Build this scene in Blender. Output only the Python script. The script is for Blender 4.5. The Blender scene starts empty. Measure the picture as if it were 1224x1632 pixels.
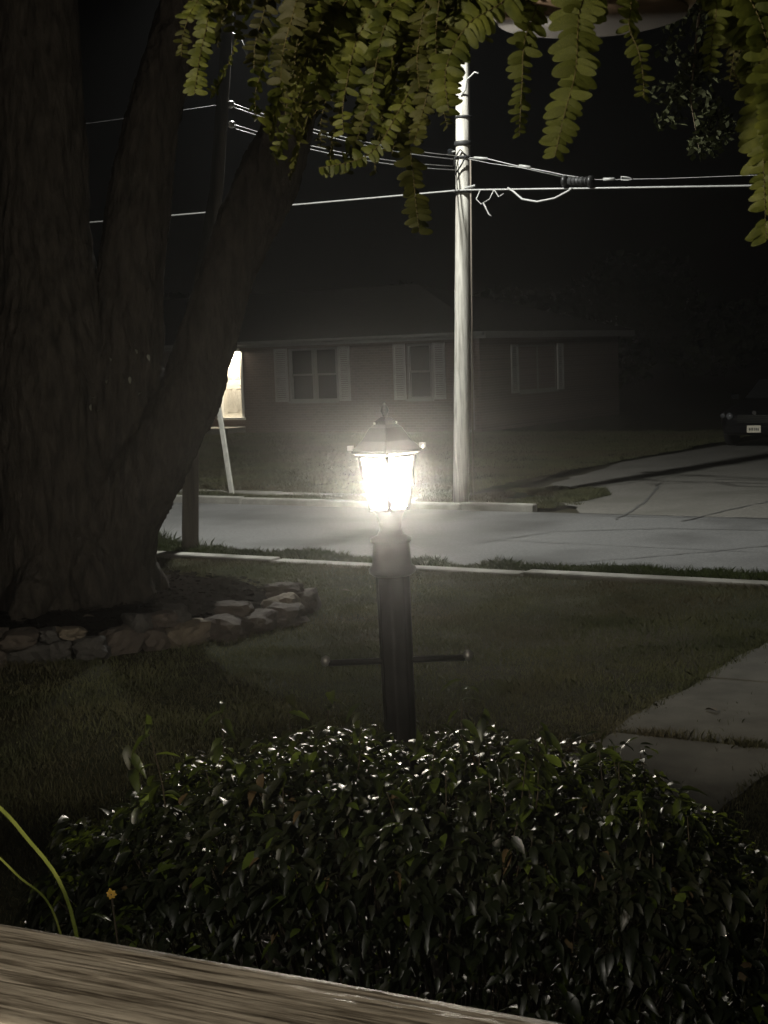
import bpy, bmesh, math, random
import numpy as np
from mathutils import Vector, Matrix, noise
random.seed(7)
rng = np.random.default_rng(7)
sc = bpy.context.scene
col = sc.collection
R = math.radians

# ------------------------------------------------------------------ camera
cd = bpy.data.cameras.new('camera')
cam = bpy.data.objects.new('camera', cd)
col.objects.link(cam)
sc.camera = cam
cd.sensor_fit = 'VERTICAL'
cd.sensor_height = 24.0
cd.lens = 24.0 * 2374.0 / 1632.0
cd.clip_start = 0.05
cd.clip_end = 1500
cd.dof.use_dof = True; cd.dof.focus_distance = 8.0; cd.dof.aperture_fstop = 28.0
AZ, PITCH, ROLL = R(122), math.atan(245 / 2374.0), 0.035
F0 = Vector((math.cos(AZ), math.sin(AZ), 0)); R0 = Vector((math.sin(AZ), -math.cos(AZ), 0)); U0 = Vector((0, 0, 1))
FW = F0 * math.cos(PITCH) - U0 * math.sin(PITCH); U1 = U0 * math.cos(PITCH) + F0 * math.sin(PITCH)
RT = R0 * math.cos(ROLL) - U1 * math.sin(ROLL); UP = U1 * math.cos(ROLL) + R0 * math.sin(ROLL)
m = Matrix((RT, UP, -FW)).transposed().to_4x4()
m.translation = Vector((0, 0, 2.2))
cam.matrix_world = m

# ------------------------------------------------------------------ night sky, exposure
w = bpy.data.worlds.new('World'); sc.world = w; w.use_nodes = True
nt = w.node_tree
bg = nt.nodes['Background']
sky = nt.nodes.new('ShaderNodeTexSky'); sky.sky_type = 'NISHITA'; sky.sun_disc = False
sky.sun_elevation = R(-4); sky.sun_rotation = R(40)
nt.links.new(sky.outputs[0], bg.inputs[0])
bg.inputs[1].default_value = 0.004
sc.view_settings.view_transform = 'Standard'; sc.view_settings.look = 'None'
sc.view_settings.exposure = 0.0; sc.view_settings.gamma = 1.0; sc.view_settings.use_curve_mapping = False
sc.render.engine = 'CYCLES'
sc.cycles.use_denoising = True
sc.cycles.max_bounces = 8; sc.cycles.transparent_max_bounces = 24; sc.cycles.volume_bounces = 0
sc.cycles.sample_clamp_indirect = 4.0
sc.cycles.caustics_reflective = False; sc.cycles.caustics_refractive = False

def lamp(name, kind, loc, power, color, radius, target=None, spot=None, blend=.5):
    d = bpy.data.lights.new(name, kind); d.energy = power; d.color = color; d.shadow_soft_size = radius
    o = bpy.data.objects.new(name, d); col.objects.link(o); o.location = loc
    if spot: d.spot_size = R(spot); d.spot_blend = blend
    if target is not None:
        o.rotation_euler = (Vector(target) - Vector(loc)).to_track_quat('-Z', 'Y').to_euler()
    return o
# unseen porch wall lamp, then two spots added to light the shrub and tree
lamp('porch_light', 'POINT', (-1.2, -1.05, 2.38), 215, (1, .84, .62), .06)
lamp('shrub_fill_light', 'SPOT', (-1.35, .2, 3.05), 115, (1, .93, .80), .05, (-1.98, 3.5, 1.18), 47, .9)  # added unseen spot that gives the shrub leaves their glints
lamp('tree_fill_light', 'SPOT', (-6.6, -1.6, 1.95), 45, (1, .86, .72), .06, (-9.2, 9.5, 2.6), 80, .7)  # added unseen warm spot for the trunk and border stones

# ------------------------------------------------------------------ materials
def mat(name, c1, c2=None, scale=6.0, rough=.8, bump=0.0, bscale=None, stretch=(1, 1, 1), spec=.4, transl=0.0, tcol=None,
        detail=6.0, metal=0.0, dist=.02, lo=.3, hi=.7, coord='Object', coat=0.0, c3=None, scale3=1.0):
    M = bpy.data.materials.new(name); M.use_nodes = True
    n = M.node_tree.nodes; l = M.node_tree.links
    b = n['Principled BSDF']
    b.inputs['Roughness'].default_value = rough; b.inputs['Specular IOR Level'].default_value = spec
    b.inputs['Metallic'].default_value = metal; b.inputs['Coat Weight'].default_value = coat
    b.inputs['Base Color'].default_value = (*c1, 1)
    tc = n.new('ShaderNodeTexCoord'); mp = n.new('ShaderNodeMapping'); mp.inputs['Scale'].default_value = stretch
    l.new(tc.outputs[coord], mp.inputs[0])
    cout = None
    if c2 is not None:
        t = n.new('ShaderNodeTexNoise'); t.inputs['Scale'].default_value = scale; t.inputs['Detail'].default_value = detail
        t.inputs['Roughness'].default_value = .62
        l.new(mp.outputs[0], t.inputs[0])
        r = n.new('ShaderNodeValToRGB'); r.color_ramp.elements[0].position = lo; r.color_ramp.elements[1].position = hi
        r.color_ramp.elements[0].color = (*c1, 1); r.color_ramp.elements[1].color = (*c2, 1)
        l.new(t.outputs[0], r.inputs[0]); cout = r.outputs[0]
        if c3 is not None:
            t3 = n.new('ShaderNodeTexNoise'); t3.inputs['Scale'].default_value = scale3; t3.inputs['Detail'].default_value = 3
            l.new(mp.outputs[0], t3.inputs[0])
            r3 = n.new('ShaderNodeValToRGB'); r3.color_ramp.elements[0].position = .45; r3.color_ramp.elements[1].position = .68
            l.new(t3.outputs[0], r3.inputs[0])
            mx = n.new('ShaderNodeMix'); mx.data_type = 'RGBA'
            l.new(r3.outputs[0], mx.inputs[0]); l.new(cout, mx.inputs[6]); mx.inputs[7].default_value = (*c3, 1)
            cout = mx.outputs[2]
        l.new(cout, b.inputs['Base Color'])
    if bump:
        t2 = n.new('ShaderNodeTexNoise'); t2.inputs['Scale'].default_value = bscale or scale * 3; t2.inputs['Detail'].default_value = 8
        t2.inputs['Roughness'].default_value = .7
        l.new(mp.outputs[0], t2.inputs[0])
        bp = n.new('ShaderNodeBump'); bp.inputs['Strength'].default_value = bump; bp.inputs['Distance'].default_value = dist
        l.new(t2.outputs[0], bp.inputs['Height']); l.new(bp.outputs[0], b.inputs['Normal'])
    if transl:
        tr = n.new('ShaderNodeBsdfTranslucent'); tr.inputs[0].default_value = (*(tcol or c1), 1)
        if cout is not None and tcol is None: l.new(cout, tr.inputs[0])
        ms = n.new('ShaderNodeMixShader'); ms.inputs[0].default_value = transl
        l.new(b.outputs[0], ms.inputs[1]); l.new(tr.outputs[0], ms.inputs[2]); l.new(ms.outputs[0], n['Material Output'].inputs[0])
    return M

M = {}
M['asphalt'] = mat('asphalt', (.075, .0745, .072), (.165, .163, .157), 26, .88, .5, 90, dist=.006, spec=.25, c3=(.062, .061, .058), scale3=.6)
M['side_asphalt'] = mat('side_asphalt', (.085, .081, .073), (.19, .179, .156), 22, .9, .5, 80, dist=.006, spec=.2, c3=(.11, .105, .09), scale3=.7)
M['tar'] = mat('tar', (.058, .056, .053), (.10, .098, .092), 14, .75, .4, 60, dist=.004)
M['concrete'] = mat('concrete', (.17, .163, .145), (.29, .278, .245), 5, .9, .5, 70, dist=.004, spec=.2, c3=(.12, .113, .095), scale3=1.3)
M['path_concrete'] = mat('path_concrete', (.085, .08, .067), (.145, .137, .115), 4, .92, .5, 60, dist=.004, spec=.15, c3=(.055, .05, .04), scale3=1.1)
M['path_red'] = mat('path_red', (.04, .031, .026), (.06, .048, .04), 4, .92, .5, 60, dist=.004, spec=.2)
M['path_dark'] = mat('path_dark', (.02, .018, .015), (.04, .035, .03), 4, .95, .5, 60, dist=.004, spec=.1)
M['soil'] = mat('soil', (.022, .02, .014), (.05, .045, .028), 9, .95, .6, 40, dist=.02, spec=.1)
M['turf'] = mat('turf', (.016, .018, .009), (.036, .038, .018), 1.2, .95, .8, 60, dist=.03, spec=.1, c3=(.04, .033, .021), scale3=.35)
M['grass'] = mat('grass', (.058, .066, .029), (.128, .128, .06), .9, .7, spec=.25, transl=.25, lo=.35, hi=.65, c3=(.105, .084, .05), scale3=.5)
M['weeds'] = mat('weeds', (.03, .042, .012), (.06, .075, .022), 2, .7, spec=.25, transl=.3)
M['bark'] = mat('bark', (.022, .0195, .0165), (.08, .069, .057), 14, .95, 1.0, 26, stretch=(1, 1, .28), dist=.04, spec=.1)
M['mulch'] = mat('mulch', (.006, .005, .004), (.017, .0135, .011), 22, 1, 1, 30, dist=.03, spec=0)
M['stone'] = mat('stone', (.04, .034, .029), (.115, .096, .08), 5, .9, .7, 22, dist=.02, spec=.2, coord='Object')
M['stone_pale'] = mat('stone_pale', (.08, .066, .05), (.19, .16, .12), 5, .9, .7, 22, dist=.02, spec=.2)
M['stone_grey'] = mat('stone_grey', (.032, .031, .029), (.085, .08, .074), 6, .9, .7, 22, dist=.02, spec=.2)
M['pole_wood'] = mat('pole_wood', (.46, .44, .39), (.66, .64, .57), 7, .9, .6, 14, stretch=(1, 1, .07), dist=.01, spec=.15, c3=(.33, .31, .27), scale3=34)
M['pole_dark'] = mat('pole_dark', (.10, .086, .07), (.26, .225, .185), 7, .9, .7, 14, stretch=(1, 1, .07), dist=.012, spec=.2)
M['white_paint'] = mat('white_paint', (.68, .67, .62), (.8, .79, .75), 8, .5, .15, 30, dist=.003)
M['post_paint'] = mat('post_paint', (.42, .41, .36), (.62, .6, .54), 9, .7, .3, 20, dist=.004)
M['black_metal'] = mat('black_metal', (.012, .012, .012), (.022, .021, .02), 12, .42, .15, 60, dist=.002, spec=.5)
M['metal'] = mat('metal', (.45, .45, .43), (.6, .6, .57), 14, .4, .1, 40, metal=.8, dist=.002)
M['cable'] = mat('cable', (.22, .22, .21), (.34, .34, .32), 30, .45, spec=.6)
M['black_rubber'] = mat('black_rubber', (.015, .015, .015), (.03, .03, .03), 12, .6)
M['shutter'] = mat('shutter', (.27, .268, .255), (.35, .345, .33), 5, .6)
M['trim'] = mat('trim', (.17, .165, .155), (.22, .215, .2), 3, .6)
M['fascia'] = mat('fascia', (.17, .165, .155), (.23, .225, .21), 3, .6)
M['door'] = mat('door', (.74, .70, .62), (.8, .76, .68), 3, .45, spec=.4)
M['brass'] = mat('brass', (.2, .15, .07), (.3, .22, .1), 9, .35, metal=.8)
M['shingle'] = mat('shingle', (.016, .0155, .015), (.034, .033, .031), 4, .95, .8, 20, dist=.02, spec=.1)
M['rail_wood'] = None
M['car_paint'] = mat('car_paint', (.003, .003, .0035), (.005, .005, .006), 3, .4, spec=.1, coat=.15)
M['tyre'] = mat('tyre', (.012, .012, .012), (.02, .02, .02), 20, .85)
M['glassy'] = mat('glassy', (.01, .011, .012), (.014, .015, .016), 2, .06, spec=.6)
M['chrome'] = mat('chrome', (.6, .6, .6), (.7, .7, .7), 5, .12, metal=1)
M['plate'] = mat('plate', (.72, .66, .52), (.8, .74, .6), 3, .5)
M['lens'] = mat('lens', (.08, .08, .085), (.13, .13, .135), 5, .1, spec=.8)
M['leaf'] = mat('leaf', (.006, .010, .004), (.017, .024, .008), 16, .43, .35, 45, dist=.003, spec=1.0, transl=.3, tcol=(.13, .17, .02), coat=.3)
M['leaf_old'] = mat('leaf_old', (.009, .012, .005), (.025, .028, .011), 12, .5, .35, 45, dist=.004, spec=.75, transl=.15, tcol=(.08, .09, .015))
M['leaf_dead'] = mat('leaf_dead', (.06, .04, .018), (.13, .09, .04), 14, .7, spec=.3, transl=.2)
M['leaf_bright'] = mat('leaf_bright', (.06, .09, .015), (.11, .15, .03), 16, .4, spec=.5, transl=.4, tcol=(.25, .32, .04))
M['twig'] = mat('twig', (.03, .024, .015), (.07, .055, .035), 20, .85)
M['crown_leaf'] = mat('crown_leaf', (.025, .035, .012), (.06, .075, .025), .8, .7, spec=.2, transl=.2)
M['branch_leaf'] = mat('branch_leaf', (.010, .014, .006), (.026, .032, .012), .8, .8, spec=.1, transl=.1)
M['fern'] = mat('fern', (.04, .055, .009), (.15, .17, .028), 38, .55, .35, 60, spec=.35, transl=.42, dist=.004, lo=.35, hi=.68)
M['fern_shaded'] = mat('fern_shaded', (.028, .034, .007), (.08, .085, .016), 26, .6, .35, 60, spec=.3, transl=.4, dist=.004)  # patchy light on the fronds put into dimmer greens
M['fern_deep_shade'] = mat('fern_deep_shade', (.022, .026, .008), (.06, .06, .016), 26, .6, .35, 60, spec=.3, transl=.3, dist=.004)
M['rachis'] = mat('rachis', (.06, .055, .018), (.12, .10, .035), 40, .6, transl=.15)
M['pot'] = mat('pot', (.50, .40, .33), (.66, .55, .47), 9, .6, .2, 30, dist=.003)
M['pot_shade'] = mat('pot_shade', (.10, .075, .06), (.17, .13, .10), 9, .6)
M['strap'] = mat('strap', (.2, .26, .05), (.36, .4, .1), 8, .5, transl=.35, stretch=(6, 6, 1))
M['petal'] = mat('petal', (.7, .42, .05), (.85, .55, .1), 20, .5, transl=.35)

def pure(name):
    X = bpy.data.materials.new(name); X.use_nodes = True
    X.node_tree.nodes.clear(); o = X.node_tree.nodes.new('ShaderNodeOutputMaterial')
    return X, X.node_tree.nodes, X.node_tree.links, o
# weathered rail board: long grain with open cracks, grey-brown
def rail_material():
    X = bpy.data.materials.new('rail_wood'); X.use_nodes = True
    n = X.node_tree.nodes; l = X.node_tree.links; b = n['Principled BSDF']
    tc = n.new('ShaderNodeTexCoord'); mp = n.new('ShaderNodeMapping'); mp.inputs['Scale'].default_value = (3.2, 85, 85)
    l.new(tc.outputs['Object'], mp.inputs[0])
    wv = n.new('ShaderNodeTexNoise'); wv.inputs['Scale'].default_value = 1.5; wv.inputs['Detail'].default_value = 9; wv.inputs['Roughness'].default_value = .68
    wv.inputs['Distortion'].default_value = .6
    l.new(mp.outputs[0], wv.inputs[0])
    mp2 = n.new('ShaderNodeMapping'); mp2.inputs['Scale'].default_value = (9, 260, 260); l.new(tc.outputs['Object'], mp2.inputs[0])
    t2 = n.new('ShaderNodeTexNoise'); t2.inputs['Scale'].default_value = 1.2; t2.inputs['Detail'].default_value = 8; t2.inputs['Roughness'].default_value = .75
    l.new(mp2.outputs[0], t2.inputs[0])
    r = n.new('ShaderNodeValToRGB'); e = r.color_ramp.elements
    e[0].position = .36; e[0].color = (.045, .038, .03, 1); e[1].position = .68; e[1].color = (.50, .475, .43, 1)
    k = e.new(.45); k.color = (.165, .15, .126, 1); k = e.new(.52); k.color = (.33, .308, .27, 1)
    ad = n.new('ShaderNodeMath'); ad.operation = 'MULTIPLY_ADD'; ad.inputs[1].default_value = .55
    sb = n.new('ShaderNodeMath'); sb.operation = 'SUBTRACT'; sb.inputs[1].default_value = .5
    l.new(t2.outputs[0], sb.inputs[0]); l.new(sb.outputs[0], ad.inputs[0]); l.new(wv.outputs[0], ad.inputs[2])
    l.new(ad.outputs[0], r.inputs[0]); l.new(r.outputs[0], b.inputs['Base Color'])
    b.inputs['Roughness'].default_value = .42; b.inputs['Specular IOR Level'].default_value = .6
    bp = n.new('ShaderNodeBump'); bp.inputs['Strength'].default_value = .7; bp.inputs['Distance'].default_value = .004
    l.new(ad.outputs[0], bp.inputs['Height']); l.new(bp.outputs[0], b.inputs['Normal'])
    return X
M['rail_wood'] = rail_material()
def brick_material():
    X = bpy.data.materials.new('house_brick'); X.use_nodes = True
    n = X.node_tree.nodes; l = X.node_tree.links; b = n['Principled BSDF']
    tc = n.new('ShaderNodeTexCoord'); mp = n.new('ShaderNodeMapping'); mp.inputs['Rotation'].default_value = (R(90), 0, 0)
    l.new(tc.outputs['Object'], mp.inputs[0])
    t = n.new('ShaderNodeTexBrick'); t.inputs['Scale'].default_value = 1; t.inputs['Brick Width'].default_value = .21; t.inputs['Row Height'].default_value = .075
    t.inputs['Mortar Size'].default_value = .006
    t.inputs['Color1'].default_value = (.085, .055, .042, 1); t.inputs['Color2'].default_value = (.13, .085, .065, 1); t.inputs['Mortar'].default_value = (.16, .145, .125, 1)
    l.new(mp.outputs[0], t.inputs[0]); l.new(t.outputs[0], b.inputs['Base Color']); b.inputs['Roughness'].default_value = .9
    bp = n.new('ShaderNodeBump'); bp.inputs['Strength'].default_value = .5; bp.inputs['Distance'].default_value = .01; bp.invert = True
    l.new(t.outputs['Fac'], bp.inputs['Height']); l.new(bp.outputs[0], b.inputs['Normal'])
    return X
M['brick'] = brick_material()
def lantern_glass():
    X, n, l, o = pure('lantern_glass')
    tc = n.new('ShaderNodeTexCoord'); t = n.new('ShaderNodeTexNoise'); t.inputs['Scale'].default_value = 38; t.inputs['Detail'].default_value = 2
    l.new(tc.outputs['Object'], t.inputs[0])
    r = n.new('ShaderNodeValToRGB'); r.color_ramp.elements[0].position = .46; r.color_ramp.elements[1].position = .62
    r.color_ramp.elements[0].color = (.02, .02, .02, 1); r.color_ramp.elements[1].color = (.16, .16, .16, 1)
    l.new(t.outputs[0], r.inputs[0])
    # bulb bloom put in as milky glass below, clear seeded band along the top edge
    sx = n.new('ShaderNodeSeparateXYZ'); l.new(tc.outputs['Object'], sx.inputs[0])
    mr = n.new('ShaderNodeMapRange'); mr.inputs[1].default_value = 1.712; mr.inputs[2].default_value = 1.694; mr.inputs[3].default_value = 0; mr.inputs[4].default_value = .45
    l.new(sx.outputs['Z'], mr.inputs[0])
    mr2 = n.new('ShaderNodeMapRange'); mr2.inputs[1].default_value = 1.592; mr2.inputs[2].default_value = 1.560; mr2.inputs[3].default_value = 0; mr2.inputs[4].default_value = .5  # denser pane foot added to dim the lamp light on the lawn
    l.new(sx.outputs['Z'], mr2.inputs[0])
    a0 = n.new('ShaderNodeMath'); a0.operation = 'ADD'; l.new(mr.outputs[0], a0.inputs[0]); l.new(mr2.outputs[0], a0.inputs[1])
    ad = n.new('ShaderNodeMath'); ad.operation = 'ADD'; ad.use_clamp = True; l.new(r.outputs[0], ad.inputs[0]); l.new(a0.outputs[0], ad.inputs[1])
    tr = n.new('ShaderNodeBsdfTransparent'); tl = n.new('ShaderNodeBsdfTranslucent'); tl.inputs[0].default_value = (.9, .88, .84, 1)
    ms = n.new('ShaderNodeMixShader'); l.new(ad.outputs[0], ms.inputs[0]); l.new(tr.outputs[0], ms.inputs[1]); l.new(tl.outputs[0], ms.inputs[2])
    l.new(ms.outputs[0], o.inputs[0])
    return X
M['lantern_glass'] = lantern_glass()
def emit(name, c, s):
    X, n, l, o = pure(name)
    e = n.new('ShaderNodeEmission'); e.inputs[0].default_value = (*c, 1); e.inputs[1].default_value = s
    l.new(e.outputs[0], o.inputs[0]); return X
LANTERN_I = 92.0        # W/sr of the lantern bulb
BULB_R = .032
M['bulb'] = emit('lit_bulb', (1, .92, .77), LANTERN_I / (math.pi * BULB_R ** 2))

# ------------------------------------------------------------------ helpers
class MB:
    def __init__(s): s.v = []; s.f = []
    def add(s, vs, fs):
        o = len(s.v); s.v += [tuple(v) for v in vs]; s.f += [tuple(i + o for i in f) for f in fs]; return s
    def box(s, x0, y0, z0, x1, y1, z1):
        v = [(x, y, z) for z in (z0, z1) for y in (y0, y1) for x in (x0, x1)]
        return s.add(v, [(0, 2, 3, 1), (4, 5, 7, 6), (0, 1, 5, 4), (2, 6, 7, 3), (0, 4, 6, 2), (1, 3, 7, 5)])
    def tube(s, pts, rad, n=8, cap=True):
        pts = [Vector(p) for p in pts]
        if not hasattr(rad, '__len__'): rad = [rad] * len(pts)
        o = len(s.v); up = None
        for i, p in enumerate(pts):
            d = (pts[min(i + 1, len(pts) - 1)] - pts[max(i - 1, 0)]).normalized()
            if up is None:
                up = Vector((0, 0, 1)) if abs(d.z) < .9 else Vector((1, 0, 0))
            a = d.cross(up).normalized(); b = a.cross(d).normalized(); up = b
            for k in range(n):
                t = 2 * math.pi * k / n
                s.v.append(tuple(p + (a * math.cos(t) + b * math.sin(t)) * rad[i]))
        for i in range(len(pts) - 1):
            for k in range(n):
                q = o + i * n
                s.f.append((q + k, q + (k + 1) % n, q + n + (k + 1) % n, q + n + k))
        if cap:
            s.f.append(tuple(o + k for k in range(n - 1, -1, -1))); s.f.append(tuple(o + (len(pts) - 1) * n + k for k in range(n)))
        return s
    def lathe(s, prof, cx, cy, n=16, rot=0.0):
        o = len(s.v)
        for r_, z in prof:
            for k in range(n):
                t = 2 * math.pi * k / n + rot
                s.v.append((cx + r_ * math.cos(t), cy + r_ * math.sin(t), z))
        for i in range(len(prof) - 1):
            for k in range(n):
                q = o + i * n
                s.f.append((q + k, q + (k + 1) % n, q + n + (k + 1) % n, q + n + k))
        s.f.append(tuple(o + k for k in range(n - 1, -1, -1))); s.f.append(tuple(o + (len(prof) - 1) * n + k for k in range(n)))
        return s
    def build(s, name, m_, parent=None, smooth=False, kind=None, bevel=0.0):
        me = bpy.data.meshes.new(name); me.from_pydata(s.v, [], s.f); me.update()
        return link(name, me, m_, parent, smooth, kind, bevel)
WORLD = {}
def link(name, me, m_, parent=None, smooth=False, kind=None, bevel=0.0):
    if m_ is not None and not me.materials: me.materials.append(m_)
    if smooth: me.polygons.foreach_set('use_smooth', [True] * len(me.polygons))
    o = bpy.data.objects.new(name, me); col.objects.link(o)
    if parent is not None:
        o.parent = parent; o.matrix_parent_inverse = WORLD.get(parent.name, Matrix.Identity(4)).inverted()
    if kind: o['kind'] = kind
    if bevel:
        b = o.modifiers.new('bevel', 'BEVEL'); b.width = bevel; b.segments = 2; b.limit_method = 'ANGLE'
    return o
def copy_obj(o, M_, parent, name=None):
    c = o.copy(); col.objects.link(c); c.parent = parent
    c.matrix_parent_inverse = WORLD.get(parent.name, Matrix.Identity(4)).inverted(); c.matrix_basis = M_
    return c
def thing(name, label, cat, loc=(0, 0, 0), group=None):
    o = bpy.data.objects.new(name, None); col.objects.link(o); o.location = loc; o.empty_display_size = .2
    WORLD[o.name] = Matrix.Translation(loc)
    o['label'] = label; o['category'] = cat
    if group: o['group'] = group
    return o
def tag(o, label, cat, group=None):
    o['label'] = label; o['category'] = cat
    if group: o['group'] = group
    return o
def np_mesh(name, V, Fq, m_, parent=None, kind=None, smooth=False):
    """V (n,3), Fq (k,c) uniform polygons: fast path for large meshes."""
    me = bpy.data.meshes.new(name); k, c = Fq.shape
    me.vertices.add(len(V)); me.vertices.foreach_set('co', np.ascontiguousarray(V, dtype=np.float32).ravel())
    me.loops.add(k * c); me.loops.foreach_set('vertex_index', np.ascontiguousarray(Fq, dtype=np.int32).ravel())
    me.polygons.add(k); me.polygons.foreach_set('loop_start', np.arange(0, k * c, c, dtype=np.int32))
    me.update(calc_edges=True)
    return link(name, me, m_, parent, smooth, kind)
def sheet(name, pts, z, m_, kind='structure', parent=None):
    b = MB(); b.add([(x, y, z) for x, y in pts], [tuple(range(len(pts)))])
    return b.build(name, m_, parent, kind=kind)
def wob(a, b, n, amp, seed):
    """a ragged edge from a to b"""
    a = Vector(a); b = Vector(b); d = (b - a); nrm = Vector((-d.y, d.x)).normalized()
    return [tuple(a + d * (i / n) + nrm * amp * (noise.noise((i * .9 + seed, seed * 3.1, 0)) + .6 * noise.noise((i * .31 + seed, 7, 0)))) for i in range(n + 1)]

# ------------------------------------------------------------------ the setting: ground, road, kerbs, path, lawns
sheet('ground', [(-220, -60), (180, -60), (180, 340), (-220, 340)], -.08, M['soil'])
road = sheet('road', [(-90, 13.2), (70, 13.2), (70, 18.9), (-90, 18.9)], -.04, M['asphalt'])
side = sheet('side_road', [(70, 18.9)] + [(-8.6, 18.9)] + wob((-8.9, 19.4), (-10.6, 21.6), 12, .16, 3) + wob((-10.9, 22.2), (-11.7, 28), 16, .15, 9) + [(-11.3, 33), (-10.8, 60), (70, 60)], -.036, M['side_asphalt'])
# tar sealed cracks in the asphalt
def seam(pts, wd, seed, parent):
    pts = [Vector((*p, 0)) for p in pts]; P = []
    for i in range(len(pts) - 1):
        for k in range(10): P.append(pts[i].lerp(pts[i + 1], k / 10))
    P.append(pts[-1]); b = MB(); v = []; z = -.030
    for i, p in enumerate(P):
        d = (P[min(i + 1, len(P) - 1)] - P[max(0, i - 1)]).normalized(); nn = Vector((-d.y, d.x, 0))
        q = p + nn * .07 * noise.noise((i * .5, seed, 0)); h = wd * .62 * (.7 + .9 * noise.noise((i * .8, seed + 5, 0)))
        v += [tuple(q + nn * h + Vector((0, 0, z))), tuple(q - nn * h + Vector((0, 0, z)))]
    b.add(v, [(2 * i, 2 * i + 1, 2 * i + 3, 2 * i + 2) for i in range(len(P) - 1)])
    return b.build('tar_seam', M['tar'], parent)
seam([(-8.6, 14.9), (-8.05, 16.85), (-6.9, 17.5), (-3.6, 17.9)], .035, 1, road)
seam([(-6.7, 14.3), (-5.6, 15.6), (-5.0, 16.5), (-2.8, 17.0)], .03, 2, road)
seam([(-16, 16.2), (-11, 15.7), (-8, 15.9), (-3, 15.6)], .022, 3, road)
seam([(-8.4, 18.6), (-5.5, 18.95), (-2, 18.8)], .03, 4, road)
seam([(-7.8, 18.3), (-8.2, 20.2), (-9.2, 23.5)], .045, 5, side)
seam([(-6.9, 18.3), (-6.6, 21), (-6.3, 25)], .045, 6, side)
seam([(-8.6, 24.3), (-6, 23.9), (-3, 23.6)], .035, 8, side)

lawn_near = sheet('near_lawn', [(-60, -8), (50, -8), (50, 13.06), (-60, 13.06)], .005, M['turf'])
lawn_far = sheet('far_lawn', [(-90, 19.98)] + wob((-12.2, 19.98), (-11.1, 22.1), 8, .1, 4) + wob((-11.3, 22.4), (-12.1, 28), 12, .15, 12) + [(-11.7, 33), (-11.3, 60), (-90, 60)], .005, M['turf'])
verge = sheet('far_verge', [(-90, 19.06), (-11.2, 19.06), (-11.6, 19.68), (-90, 19.68)], .0, M['turf'])
patch = sheet('verge_patch', wob((-10.9, 19.2), (-9.3, 19.3), 6, .08, 20) + wob((-9.25, 19.7), (-10.6, 22.0), 8, .25, 24) + wob((-11.1, 21.9), (-11.0, 19.6), 5, .1, 30), -.028, M['turf'])

def kerb(name, y0, y1, z1, xs, parent_label, m_):
    root = bpy.data.objects.new(name, None); col.objects.link(root); root['kind'] = 'structure'; WORLD[root.name] = Matrix.Identity(4)
    for i in range(len(xs) - 1):
        b = MB(); j = random.uniform(-.02, .02); zz = z1 + random.uniform(-.012, .012)
        b.box(xs[i] + .012, y0 + j, -.078, xs[i + 1] - .012, y1 + j, zz)
        b.build('kerb_stone', m_, root, bevel=.02)
    return root
kerb('near_kerb', 13.08, 13.28, .045, np.arange(-31, 12, 3.05), '', M['concrete'])
kerb('far_kerb', 18.88, 19.03, .065, list(np.arange(-45, -11, 3.05)) + [-10.5, -9.3], '', M['concrete'])
kerb('far_sidewalk', 19.66, 19.95, .06, list(np.arange(-45, -12.5, 1.53)) + [-12.0], '', M['concrete'])

walk = bpy.data.objects.new('path', None); col.objects.link(walk); walk['kind'] = 'structure'; WORLD['path'] = Matrix.Identity(4)
ys = [3.0, 4.6, 6.28, 7.80, 9.36, 10.92, 12.5, 13.05]
for i in range(len(ys) - 1):
    b = MB(); a0, a1 = ys[i] + .02, ys[i + 1] - .02; n = 10
    L = wob((-3.42, a0), (-3.36, a1), n, .05, i * 7.7); Rr = wob((-2.33, a0), (-2.30, a1), n, .03, i * 3.3 + 50)
    zt = .022 + random.uniform(-.006, .006)
    v = [(x, y, zt) for x, y in L] + [(x, y, zt + .004) for x, y in Rr] + [(x, y, -.07) for x, y in L] + [(x, y, -.07) for x, y in Rr]
    k = n + 1; fs = []
    for j in range(n):
        fs += [(j, k + j, k + j + 1, j + 1), (2 * k + j, j, j + 1, 2 * k + j + 1), (k + j, 3 * k + j, 3 * k + j + 1, k + j + 1)]
    fs += [(0, 2 * k, 3 * k, k), (n, k + n, 3 * k + n, 2 * k + n)]
    b.add(v, fs)
    b.build('slab', M['path_dark'] if i <= 1 else M['path_concrete'], walk)

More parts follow.
